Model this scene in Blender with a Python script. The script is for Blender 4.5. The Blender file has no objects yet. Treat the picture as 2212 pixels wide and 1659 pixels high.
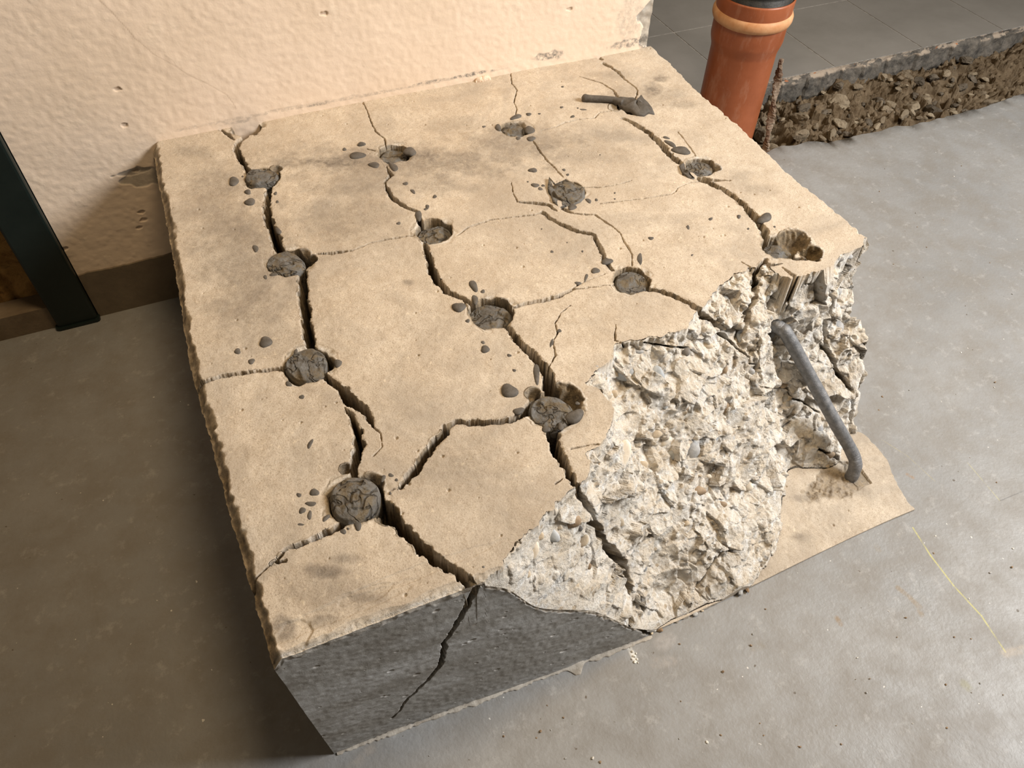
import bpy, math, random
import numpy as np
from mathutils import Vector, Euler
random.seed(7); rng = np.random.default_rng(11)
C = bpy.context.scene.collection

# ------------------------------------------------------------ camera, world, lights, exposure
IW, IH, F = 2212.0, 1659.0, 1663.79
CAM = np.array([0.0928395683, -1.33555715, 1.09679627])
ROT = Euler((0.709248886, -0.0195574623, -0.403066436), 'XYZ')
cd = bpy.data.cameras.new('camera'); cam = bpy.data.objects.new('camera', cd); C.objects.link(cam)
cam.location = CAM; cam.rotation_euler = ROT
cd.sensor_fit = 'HORIZONTAL'; cd.sensor_width = 36.0; cd.lens = F / IW * 36.0; cd.clip_start = 0.02
bpy.context.scene.camera = cam
vs = bpy.context.scene.view_settings
vs.view_transform = 'Standard'; vs.look = 'None'; vs.gamma = 1.0; vs.use_curve_mapping = False
vs.exposure = 0.0
wd = bpy.data.worlds.new('world'); bpy.context.scene.world = wd; wd.use_nodes = True
wd.node_tree.nodes['Background'].inputs[0].default_value = (1.0, 0.80, 0.56, 1)
wd.node_tree.nodes['Background'].inputs[1].default_value = 0.105
def area(name, loc, target, size, energy, color, sy=None):
    l = bpy.data.lights.new(name, 'AREA'); l.energy = energy; l.color = color
    l.shape = 'RECTANGLE' if sy else 'DISK'; l.size = size
    if sy: l.size_y = sy
    o = bpy.data.objects.new(name, l); C.objects.link(o); o.location = loc
    o.rotation_euler = (Vector(target) - Vector(loc)).to_track_quat('-Z', 'Y').to_euler(); return o
kd = Vector((1.0, -0.50, 0.82)).normalized()
area('window_daylight', Vector((0.5, -0.5, 0.2)) + kd * 2.7, (0.5, -0.5, 0.2), 0.85, 97, (1.0, 0.985, 0.965), 0.75)
area('warm_ceiling_lamp', (0.62, -0.62, 2.3), (0.45, -0.2, 0.3), 0.6, 22, (1.0, 0.74, 0.44))

RM = np.array(ROT.to_matrix())
def ray(u, v): return RM @ np.array([(u - 1106) / F, -(v - 829.5) / F, -1.0])
def U(u, v, z=None, y=None, x=None):           # where the line of sight of a photo point meets a plane of the place
    d = ray(u, v)
    if z is not None: t = (z - CAM[2]) / d[2]
    elif y is not None: t = (y - CAM[1]) / d[1]
    else: t = (x - CAM[0]) / d[0]
    return CAM + t * d
def depth(p): return -(RM.T @ (np.asarray(p) - CAM))[2]
H = 0.3411

# ------------------------------------------------------------ object helpers
def tag(o, label=None, cat=None, group=None, kind=None):
    if label: o['label'] = label
    if cat: o['category'] = cat
    if group: o['group'] = group
    if kind: o['kind'] = kind
    return o
def mk(name, V, Fc, mat, parent=None, smooth=True, attrs=None):
    V = np.asarray(V, dtype=np.float32).reshape(-1, 3)
    q = parent
    while q is not None: V = V - np.array(q.location, dtype=np.float32); q = q.parent
    me = bpy.data.meshes.new(name)
    if isinstance(Fc, np.ndarray):
        n = len(Fc); k = Fc.shape[1]
        me.vertices.add(len(V)); me.vertices.foreach_set('co', V.ravel())
        me.loops.add(n * k); me.loops.foreach_set('vertex_index', Fc.astype(np.int32).ravel())
        me.polygons.add(n); me.polygons.foreach_set('loop_start', np.arange(0, n * k, k, dtype=np.int32))
        me.polygons.foreach_set('loop_total', np.full(n, k, dtype=np.int32)); me.update(calc_edges=True)
    else:
        me.from_pydata([tuple(map(float, v)) for v in V], [], [tuple(f) for f in Fc]); me.update()
    me.polygons.foreach_set('use_smooth', np.full(len(me.polygons), smooth)); me.update()
    if attrs is not None:
        a = me.color_attributes.new('mask', 'FLOAT_COLOR', 'POINT')
        a.data.foreach_set('color', np.asarray(attrs, dtype=np.float32).ravel())
    me.materials.append(mat)
    o = bpy.data.objects.new(name, me); C.objects.link(o)
    if parent is not None: o.parent = parent
    return o
def centre(o):                                   # put a loose mesh's origin at its own base
    me = o.data; n = len(me.vertices); co = np.empty(n * 3, dtype=np.float32); me.vertices.foreach_get('co', co)
    co = co.reshape(-1, 3); c = (co.min(0) + co.max(0)) / 2; c[2] = co[:, 2].min()
    co -= c; me.vertices.foreach_set('co', co.ravel()); me.update(); o.location = Vector([float(t) for t in c]); return o
def grid_faces(nu, nv, base=0):
    i, j = np.meshgrid(np.arange(nu - 1), np.arange(nv - 1), indexing='ij')
    a = base + i * nv + j
    return np.stack([a, a + nv, a + nv + 1, a + 1], -1).reshape(-1, 4)
def empty(name, loc):
    o = bpy.data.objects.new(name, None); C.objects.link(o); o.location = loc; o.empty_display_size = .1; return o
def box(x0, x1, y0, y1, z0, z1):
    V = [(x, y, z) for x in (x0, x1) for y in (y0, y1) for z in (z0, z1)]
    return V, [(0, 1, 3, 2), (4, 6, 7, 5), (0, 4, 5, 1), (2, 3, 7, 6), (0, 2, 6, 4), (1, 5, 7, 3)]

# ------------------------------------------------------------ noise on arrays
def vn(x, y, s, seed):
    r = np.random.default_rng(seed).random((257, 257)) * 2 - 1
    X = np.asarray(x) / s + 37.3; Y = np.asarray(y) / s + 91.7
    xi = np.floor(X).astype(int); yi = np.floor(Y).astype(int); fx = X - xi; fy = Y - yi
    fx = fx * fx * (3 - 2 * fx); fy = fy * fy * (3 - 2 * fy); xi %= 256; yi %= 256
    a = r[xi, yi]; b = r[xi + 1, yi]; c = r[xi, yi + 1]; d = r[xi + 1, yi + 1]
    return (a * (1 - fx) + b * fx) * (1 - fy) + (c * (1 - fx) + d * fx) * fy
def fbm(x, y, s, seed, o=4):
    t = 0; a = 1
    for k in range(o): t = t + a * vn(x, y, s / 2 ** k, seed + k); a *= .5
    return t
def facets(x, y, s, seed, tilt, step):          # broken planes: each cell its own tilt and level
    r = np.random.default_rng(seed); N = 64
    jx, jy, lv, gx, gy = r.random((5, N, N))
    X = np.asarray(x) / s + 11; Y = np.asarray(y) / s + 23
    xi = np.floor(X).astype(int); yi = np.floor(Y).astype(int)
    best = np.full(X.shape, 1e9); out = np.zeros(X.shape)
    for a in (-1, 0, 1):
        for b in (-1, 0, 1):
            cx = (xi + a); cy = (yi + b); k = cx % N; l = cy % N
            px = cx + jx[k, l]; py = cy + jy[k, l]; dx = X - px; dy = Y - py; d = dx * dx + dy * dy
            m = d < best; best = np.where(m, d, best)
            out = np.where(m, (lv[k, l] - .5) * 2 * step + s * tilt * ((gx[k, l] - .5) * 2 * dx + (gy[k, l] - .5) * 2 * dy), out)
    return out
def vn3(x, y, z, s, seed):
    r = np.random.default_rng(seed).random((65, 65, 65)) * 2 - 1
    X = x / s + 13.3; Y = y / s + 71.7; W = z / s + 29.1
    xi, yi, zi = (np.floor(q).astype(int) for q in (X, Y, W)); fx, fy, fz = X - xi, Y - yi, W - zi
    fx, fy, fz = (q * q * (3 - 2 * q) for q in (fx, fy, fz)); xi %= 64; yi %= 64; zi %= 64; out = 0
    for a, wa in ((0, 1 - fx), (1, fx)):
        for b, wb in ((0, 1 - fy), (1, fy)):
            for c, wc in ((0, 1 - fz), (1, fz)): out = out + r[xi + a, yi + b, zi + c] * wa * wb * wc
    return out
def fbm3(x, y, z, s, seed, o=4):
    return sum(vn3(x, y, z, s / 2 ** k, seed + k) * .5 ** k for k in range(o))
def facets3(x, y, z, s, seed, tilt, step):
    r = np.random.default_rng(seed); N = 32; J = r.random((7, N, N, N))
    P = [np.asarray(q) / s + 7.3 for q in (x, y, z)]; I = [np.floor(q).astype(int) for q in P]
    best = np.full(P[0].shape, 1e9); out = np.zeros(P[0].shape)
    for a in (-1, 0, 1):
        for b in (-1, 0, 1):
            for c in (-1, 0, 1):
                cx, cy, cz = I[0] + a, I[1] + b, I[2] + c; k = (cx % N, cy % N, cz % N)
                d0, d1, d2 = P[0] - cx - J[0][k], P[1] - cy - J[1][k], P[2] - cz - J[2][k]; d = d0 * d0 + d1 * d1 + d2 * d2
                m = d < best; best = np.where(m, d, best)
                out = np.where(m, (J[3][k] - .5) * 2 * step + s * tilt * ((J[4][k] - .5) * 2 * d0 + (J[5][k] - .5) * 2 * d1 + (J[6][k] - .5) * 2 * d2), out)
    return out, np.sqrt(best)
def sstep(a, b, t):
    t = np.clip((t - a) / (b - a), 0, 1); return t * t * (3 - 2 * t)

# ------------------------------------------------------------ material helpers
class NT:
    def __init__(s, name):
        s.m = bpy.data.materials.new(name); s.m.use_nodes = True; s.t = s.m.node_tree; s.n = s.t.nodes
        s.b = s.n['Principled BSDF']; s.tc = s.n.new('ShaderNodeTexCoord')
        g = s.n.new('ShaderNodeNewGeometry'); s.pos = g.outputs['Position']
    def L(s, a, b): s.t.links.new(a, b)
    def inp(s, sock, v):
        if hasattr(v, 'is_linked') or isinstance(v, bpy.types.NodeSocket): s.L(v, sock)
        else: sock.default_value = v
    def noise(s, scale, detail=4, rough=.6, vec=None, dist=0.0, c=False):
        n = s.n.new('ShaderNodeTexNoise'); n.inputs['Scale'].default_value = scale; n.inputs['Detail'].default_value = detail
        n.inputs['Roughness'].default_value = rough; n.inputs['Distortion'].default_value = dist
        s.L(vec if vec is not None else s.pos, n.inputs['Vector']); return n.outputs['Color' if c else 'Fac']
    def vor(s, scale, feature='F1', vec=None, out='Distance'):
        n = s.n.new('ShaderNodeTexVoronoi'); n.feature = feature; n.inputs['Scale'].default_value = scale
        s.L(vec if vec is not None else s.pos, n.inputs['Vector']); return n.outputs[out]
    def ramp(s, v, stops):
        n = s.n.new('ShaderNodeValToRGB'); e = n.color_ramp.elements
        while len(e) < len(stops): e.new(.5)
        for k, (p, c) in enumerate(stops): e[k].position = p; e[k].color = (c if isinstance(c, tuple) else (c, c, c)) + (1,)
        s.L(v, n.inputs[0]); return n.outputs[0]
    def mix(s, f, a, b, mode='MIX'):
        n = s.n.new('ShaderNodeMix'); n.data_type = 'RGBA'; n.blend_type = mode
        s.inp(n.inputs[0], f)
        for k, v in ((6, a), (7, b)):
            if isinstance(v, tuple): n.inputs[k].default_value = v + (1,)
            else: s.L(v, n.inputs[k])
        return n.outputs[2]
    def math(s, op, a, b=0.0, clamp=False):
        n = s.n.new('ShaderNodeMath'); n.operation = op; n.use_clamp = clamp; s.inp(n.inputs[0], a); s.inp(n.inputs[1], b); return n.outputs[0]
    def mapv(s, scale=(1, 1, 1), rot=(0, 0, 0)):
        n = s.n.new('ShaderNodeMapping'); n.inputs['Scale'].default_value = scale; n.inputs['Rotation'].default_value = rot
        s.L(s.pos, n.inputs['Vector']); return n.outputs[0]
    def mask(s):
        n = s.n.new('ShaderNodeVertexColor'); n.layer_name = 'mask'; q = s.n.new('ShaderNodeSeparateColor'); s.L(n.outputs[0], q.inputs[0])
        return q.outputs[0], q.outputs[1], q.outputs[2]
    def bump(s, h, dist, strength=1.0, prev=None):
        n = s.n.new('ShaderNodeBump'); n.inputs['Distance'].default_value = dist; n.inputs['Strength'].default_value = strength
        s.L(h, n.inputs['Height'])
        if prev is not None: s.L(prev, n.inputs['Normal'])
        s.L(n.outputs[0], s.b.inputs['Normal']); return n.outputs[0]
    def seg(s, p, q, w, soft):                  # 1 on the line p-q, for a chalk line or scratch of its own place
        sub = s.n.new('ShaderNodeVectorMath'); sub.operation = 'SUBTRACT'; s.L(s.pos, sub.inputs[0]); sub.inputs[1].default_value = p
        d = Vector(q) - Vector(p); l2 = d.length_squared
        dot = s.n.new('ShaderNodeVectorMath'); dot.operation = 'DOT_PRODUCT'; s.L(sub.outputs[0], dot.inputs[0]); dot.inputs[1].default_value = d
        t = s.math('DIVIDE', dot.outputs['Value'], l2, True)
        sc = s.n.new('ShaderNodeVectorMath'); sc.operation = 'SCALE'; sc.inputs[0].default_value = d; s.L(t, sc.inputs['Scale'])
        df = s.n.new('ShaderNodeVectorMath'); df.operation = 'DISTANCE'; s.L(sub.outputs[0], df.inputs[0]); s.L(sc.outputs[0], df.inputs[1])
        r = s.n.new('ShaderNodeMapRange'); r.interpolation_type = 'SMOOTHSTEP'; s.L(df.outputs['Value'], r.inputs['Value'])
        r.inputs['From Min'].default_value = w; r.inputs['From Max'].default_value = w + soft; r.inputs['To Min'].default_value = 1; r.inputs['To Max'].default_value = 0
        return r.outputs[0]
    def fin(s, col, rough=.8, spec=.3, metal=0.0):
        s.inp(s.b.inputs['Base Color'], col if not isinstance(col, tuple) else col + (1,)); s.inp(s.b.inputs['Roughness'], rough)
        s.b.inputs['Specular IOR Level'].default_value = spec; s.b.inputs['Metallic'].default_value = metal; return s.m

def plain(name, c1, c2, scale=60, rough=.7, bump=.0006, spec=.3, metal=0.0):
    t = NT(name); n = t.noise(scale, 6, .65); col = t.mix(t.ramp(n, [(.35, 0.0), (.65, 1.0)]), c1, c2)
    t.bump(t.noise(scale * 4, 5, .7), bump); return t.fin(col, rough, spec, metal)

def block_material():
    t = NT('weathered_concrete'); raw, grime, ochre = t.mask()
    big = t.noise(9, 5, .6); mid = t.noise(38, 5, .65, dist=.6); fine = t.noise(420, 4, .7); speck = t.vor(240)
    paint = t.mix(t.ramp(big, [(.33, 0.0), (.67, 1.0)]), (.530, .450, .355), (.665, .585, .480))
    paint = t.mix(t.math('MULTIPLY', t.ramp(mid, [(.42, 0.0), (.72, 1.0)]), .5), paint, (.40, .318, .232))
    paint = t.mix(t.math('MULTIPLY', t.ramp(fine, [(.50, 0.0), (.68, 1.0)]), .60), paint, (.29, .22, .15))
    sp = t.noise(900, 2, .5); paint = t.mix(t.math('MULTIPLY', t.ramp(sp, [(.63, 0.0), (.70, 1.0)]), .65), paint, (.13, .095, .065))
    paint = t.mix(t.math('MULTIPLY', t.ramp(t.noise(150, 3, .6), [(.62, 0.0), (.72, 1.0)]), .5), paint, (.86, .74, .56))
    paint = t.mix(t.math('MULTIPLY', t.ramp(t.noise(5.5, 6, .68, dist=.8), [(.44, 0.0), (.66, 1.0)]), .62), paint, (.335, .290, .240))
    g = t.math('MULTIPLY', grime, t.ramp(t.noise(70, 6, .75, dist=1.0), [(.22, .30), (.62, 1.0)]), True)
    paint = t.mix(t.math('MULTIPLY', g, .9), paint, (.145, .122, .100))
    r1 = t.mix(t.ramp(t.noise(30, 6, .7), [(.33, 0.0), (.62, 1.0)]), (.88, .845, .785), (.72, .63, .51))
    r1 = t.mix(t.ramp(t.noise(62, 5, .7, dist=.8), [(.52, 0.0), (.66, .85)]), r1, (.95, .94, .92))
    r1 = t.mix(t.math('MULTIPLY', t.ramp(t.noise(110, 5, .75), [(.58, 0.0), (.70, 1.0)]), .7), r1, (.34, .32, .30))
    pv = t.vor(95, out='Color'); sep = t.n.new('ShaderNodeSeparateColor'); t.L(pv, sep.inputs[0])
    pm = t.math('MULTIPLY', t.ramp(t.vor(95), [(.30, 1.0), (.38, 0.0)]), t.ramp(sep.outputs[0], [(.66, 0.0), (.70, 1.0)]))
    r1 = t.mix(t.math('MULTIPLY', pm, .6), r1, t.mix(sep.outputs[1], (.50, .36, .20), (.36, .37, .38)))
    col = t.mix(raw, paint, r1)
    oc = t.mix(t.ramp(t.noise(95, 6, .75), [(.40, 0.0), (.62, 1.0)]), (.080, .058, .034), (.27, .20, .115))  # ochre dirt, darkened so the colour also paints shade inside the cracks
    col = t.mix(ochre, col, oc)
    b = t.bump(mid, .0015, .5); b = t.bump(fine, .0012, .7, b)
    b = t.bump(t.math('MULTIPLY', raw, t.noise(170, 6, .75)), .0045, .9, b)
    t.bump(t.math('MULTIPLY', raw, t.noise(50, 4, .6)), .009, .8, b)
    return t.fin(col, .88, .2)
M_block = block_material()

def front_material():
    t = NT('grey_painted_concrete'); raw, grime, ochre = t.mask()
    v = t.mapv((3, 3, 14), (0, math.radians(24), 0))
    st = t.noise(1.5, 6, .6, vec=v, dist=.6)
    col = t.mix(t.ramp(st, [(.38, 0.0), (.66, 1.0)]), (.300, .288, .268), (.430, .430, .425))
    col = t.mix(t.math('MULTIPLY', t.ramp(t.noise(26, 5, .7), [(.45, 0.0), (.75, 1.0)]), .35), col, (.20, .175, .145))
    scr = t.noise(18, 4, .7, vec=t.mapv((1.2, 1, 22), (0, math.radians(14), 0)))
    col = t.mix(t.math('MULTIPLY', t.ramp(scr, [(.62, 0.0), (.70, 1.0)]), .5), col, (.36, .36, .355))
    col = t.mix(t.math('MULTIPLY', t.ramp(t.noise(210, 3, .6), [(.68, 0.0), (.74, 1.0)]), .8), col, (.55, .55, .53))
    rawc = t.mix(t.ramp(t.noise(60, 5, .7), [(.35, 0.0), (.65, 1.0)]), (.24, .20, .155), (.56, .50, .42))
    col = t.mix(raw, col, rawc)
    oc = t.mix(t.ramp(t.noise(130, 5, .7), [(.35, 0.0), (.65, 1.0)]), (.12, .09, .052), (.34, .26, .155))
    col = t.mix(ochre, col, oc)
    b = t.bump(scr, .0012, .6); b = t.bump(t.noise(120, 5, .7), .0015, .7, b)
    t.bump(t.math('MULTIPLY', t.math('MAXIMUM', raw, ochre), t.noise(150, 5, .75)), .004, .8, b)
    return t.fin(col, .62, .35)
M_front = front_material()

def grout_material():
    t = NT('set_expansive_grout')
    col = t.mix(t.ramp(t.noise(55, 5, .7), [(.40, 0.0), (.62, 1.0)]), (.105, .094, .080), (.165, .165, .162))
    col = t.mix(t.math('MULTIPLY', t.ramp(t.noise(42, 5, .7, dist=.6), [(.47, 0.0), (.60, 1.0)]), .75), col, (.155, .115, .062))
    b = t.bump(t.noise(190, 5, .7), .0025, .8)
    cr = t.ramp(t.noise(20, 3, .65, dist=.4), [(.480, 1.0), (.494, 0.0), (.506, 0.0), (.520, 1.0)]); col = t.mix(t.math('MULTIPLY', t.math('SUBTRACT', 1.0, cr), .7), col, (.035, .028, .02)); t.bump(cr, .003, .7, b)
    return t.fin(col, .7, .35)
M_grout = grout_material()
M_drop = plain('dry_grout_splash', (.075, .066, .056), (.125, .112, .098), 90, .62, .0005)
M_peb = [plain('grey_stone', (.30, .30, .30), (.44, .435, .43), 70, .5), plain('tan_stone', (.50, .41, .30), (.62, .53, .41), 70, .6),
         plain('brown_stone', (.25, .18, .115), (.40, .30, .20), 70, .6), plain('cream_stone', (.68, .60, .49), (.84, .79, .70), 50, .6),
         plain('bluish_stone', (.34, .37, .40), (.50, .52, .54), 60, .45), plain('dark_stone', (.13, .125, .12), (.24, .22, .20), 60, .5)]
M_bar = plain('oxidised_steel', (.15, .155, .165), (.28, .28, .285), 120, .5, .0008, .5, .55)
M_rust = plain('rusted_steel', (.115, .060, .035), (.32, .255, .19), 45, .8, .002)

# ------------------------------------------------------------ the broken corner: heights from measured points
contour_px = [(1030,1268),(1048,1245),(1078,1222),(1105,1180),(1140,1150),(1180,1105),(1222,1062),(1240,1052),
    (1266,1030),(1276,1000),(1272,980),(1300,965),(1318,925),(1322,880),(1305,850),(1262,830),(1285,800),(1318,775),(1330,745),(1375,735),(1440,722),(1492,700),(1503,670),(1525,655),
    (1552,618),(1590,592),(1640,574),(1657,568),(1680,592),(1715,600),(1752,588),(1790,574),(1815,552),(1857,538),(1872,512)]
cont = np.array([U(a, b, z=H)[:2] for a, b in contour_px])
poly = np.vstack([cont, [[1.06, -.66], [1.06, -1.06], [.2, -1.06]]])
def inside(x, y, P):
    c = np.zeros(np.shape(x), bool); n = len(P); j = n - 1
    for i in range(n):
        x0, y0 = P[i]; x1, y1 = P[j]
        if y0 != y1: c ^= ((y0 > y) != (y1 > y)) & (x < (x1 - x0) * (y - y0) / (y1 - y0) + x0)
        j = i
    return c
def dpoly(x, y, P):
    d = np.full(np.shape(x), 9.0)
    for (x0, y0), (x1, y1) in zip(P[:-1], P[1:]):
        dx, dy = x1 - x0, y1 - y0; t = np.clip(((x - x0) * dx + (y - y0) * dy) / (dx * dx + dy * dy + 1e-12), 0, 1)
        d = np.minimum(d, np.hypot(x - x0 - t * dx, y - y0 - t * dy))
    return d
ctl = [(c[0], c[1], H) for c in cont[::2]]
ctl += [(.22,-.985,.326),(.245,-.985,.295),(.287,-.985,.224),(.37,-.985,.152),(.438,-.985,.059),(.486,-.985,.012),(.565,-.985,.004),
        (1,-.69,.262),(1,-.712,.228),(1,-.75,.183),(1,-.785,.12),(1,-.80,.05),(1,-.822,.0),(1,-.87,-.06)]
ctl += [tuple(U(a, b, z=.012)[:2]) + (.010,) for a, b in ((1530,1280),(1600,1262),(1648,1210),(1676,1178),(1690,1105),(1698,1060),(1708,1012),(1760,1012),(1808,1005))]
ctl += [tuple(U(a, b, z=.0)[:2]) + (-.06,) for a, b in ((1620,1290),(1740,1200),(1780,1110),(1880,1060))]
ctl += [(.33,-.955,.274),(.39,-.935,.262),(.42,-.955,.168),(.96,-.72,.235),(.97,-.70,.28),(.78,-.74,.275),(.955,-.79,.10),(.70,-.77,.255),
        (.75,-.85,.125),(.63,-.86,.165),(.56,-.86,.185),(.48,-.91,.172),(.50,-.82,.272),(.62,-.79,.262),(.69,-.90,.085)]
for a, b, z_, lo in ((1672,704,.246,.010),(1700,735,.232,.030),(1760,832,.160,.045),(1800,905,.108,.052)):
    p_ = U(a, b, z=z_); ctl.append((p_[0], p_[1], z_ - lo))
ctl += [tuple(U(a, b, z=c)) for a, b, c in ((1740,655,.280), (1775,665,.262), (1700,655,.282), (1755,620,.312), (1712,628,.312))]
ctl = np.array(ctl)
def _phi(r2): return r2 * np.log(r2 + 1e-10)
_n = len(ctl); _K = _phi(((ctl[:, None, :2] - ctl[None, :, :2]) ** 2).sum(-1)) + np.eye(_n) * 1e-4
_P = np.hstack([np.ones((_n, 1)), ctl[:, :2]]); _A = np.block([[_K, _P], [_P.T, np.zeros((3, 3))]])
_w = np.linalg.solve(_A, np.concatenate([ctl[:, 2], np.zeros(3)]))
RX = np.linspace(.15, 1.1, 191); RY = np.linspace(-1.08, -.6, 97)
_gx, _gy = np.meshgrid(RX, RY, indexing='ij')
_r2 = (_gx[..., None] - ctl[:, 0]) ** 2 + (_gy[..., None] - ctl[:, 1]) ** 2
TPS = (_phi(_r2) * _w[:_n]).sum(-1) + _w[_n] + _w[_n + 1] * _gx + _w[_n + 2] * _gy
def bil(G, X0, X1, Y0, Y1, x, y):
    nx, ny = G.shape; a = np.clip((x - X0) / (X1 - X0) * (nx - 1), 0, nx - 1.001); b = np.clip((y - Y0) / (Y1 - Y0) * (ny - 1), 0, ny - 1.001)
    i = a.astype(int); j = b.astype(int); a = a - i; b = b - j
    return (G[i, j] * (1 - a) + G[i + 1, j] * a) * (1 - b) + (G[i, j + 1] * (1 - a) + G[i + 1, j + 1] * a) * b
LEDGE = .005
def relief(x, y):
    """height, rawness (0 old painted face, 1 fresh break), label (0 top, 1 break, 2 ledge)"""
    x = np.asarray(x, float); y = np.asarray(y, float)
    z = H + .0012 * fbm(x, y, .11, 5, 3) + .00025 * vn(x, y, .006, 9)
    raw = np.zeros(x.shape); lab = np.zeros(x.shape, int); ox = np.zeros(x.shape); oy = np.zeros(x.shape); nn = np.zeros(x.shape + (3,))
    wx = x + .004 * vn(x, y, .014, 21) + .0015 * vn(x, y, .004, 22); wy = y + .004 * vn(x, y, .014, 23) + .0015 * vn(x, y, .004, 24)
    m = inside(wx, wy, poly)
    if m.any():
        X, Y = x[m], y[m]; d = dpoly(wx[m], wy[m], cont)
        t = bil(TPS, RX[0], RX[-1], RY[0], RY[-1], X, Y)
        flat = sstep(.42, .36, X) * .75                                  # the smoother sawn-looking triangle at the front
        dv = np.maximum(sstep(0, .006, d), sstep(.006, .03, H - t)); amp = dv * (1 - .85 * flat)
        ex = .004; gx = (bil(TPS, RX[0], RX[-1], RY[0], RY[-1], X + ex, Y) - bil(TPS, RX[0], RX[-1], RY[0], RY[-1], X - ex, Y)) / (2 * ex)
        gy = (bil(TPS, RX[0], RX[-1], RY[0], RY[-1], X, Y + ex) - bil(TPS, RX[0], RX[-1], RY[0], RY[-1], X, Y - ex)) / (2 * ex)
        ln = np.sqrt(gx * gx + gy * gy + 1); NX_, NY_, NZ_ = -gx / ln, -gy / ln, 1 / ln
        ff = sstep(.10, .40, NZ_); q3 = (X, Y, t); wv = (X + .012 * vn3(*q3, .04, 31), Y + .012 * vn3(*q3, .04, 32), t + .012 * vn3(*q3, .04, 42))
        fA, dA = facets3(*wv, .060, 33, .30, .0024); fB, dB = facets3(X + .004 * vn3(*q3, .012, 43), Y, t, .024, 34, .28, .0010)
        n = fA + fB + .0050 * fbm3(*q3, .060, 35, 3) + .0022 * (.5 - np.abs(vn3(*q3, .016, 36))) + ff * (.0010 * (.5 - np.abs(vn3(*q3, .008, 37))) + .0005 * vn3(*q3, .0035, 41))
        edge = sstep(.0, .05, np.minimum(t - LEDGE, .06)); bd = sstep(-.984, -.972, Y) * dv
        n = (n * amp * (.30 + .70 * edge) + .0011 * fbm3(*q3, .010, 38, 3) * flat) * bd
        zz = t - .007 * sstep(.0, .006, d) * (1 - flat) + n * NZ_; xx, yy = n * NX_, n * NY_
        zz = np.minimum(zz, H - .0015 - .012 * sstep(0, .05, d))
        led = LEDGE + .0012 * vn(X, Y, .05, 39) + .0004 * vn(X, Y, .006, 40)
        isl = zz < led + .001
        z[m] = np.where(isl, led, zz); raw[m] = np.where(isl, 0, 1.0); lab[m] = np.where(isl, 2, 1); ox[m] = np.where(isl, 0, xx); oy[m] = np.where(isl, 0, yy); nn[m] = np.stack([NX_, NY_, NZ_], -1)
    return z, raw, lab, ox, oy, nn
_cx, _cy = np.meshgrid(np.linspace(-.03, 1.06, 364), np.linspace(-1.03, .0, 344), indexing='ij')
COARSE = relief(_cx, _cy)[0]
def hit(u, v):                                   # the point of the block seen at a photo point
    d = ray(u, v); t = np.linspace((H + .004 - CAM[2]) / d[2], (0.0 - CAM[2]) / d[2], 700)
    P = CAM[None] + t[:, None] * d[None]; h = bil(COARSE, -.03, 1.06, -1.03, 0., P[:, 0], P[:, 1])
    k = np.argmax(P[:, 2] <= h) if (P[:, 2] <= h).any() else len(t) - 1
    return P[k]

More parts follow.
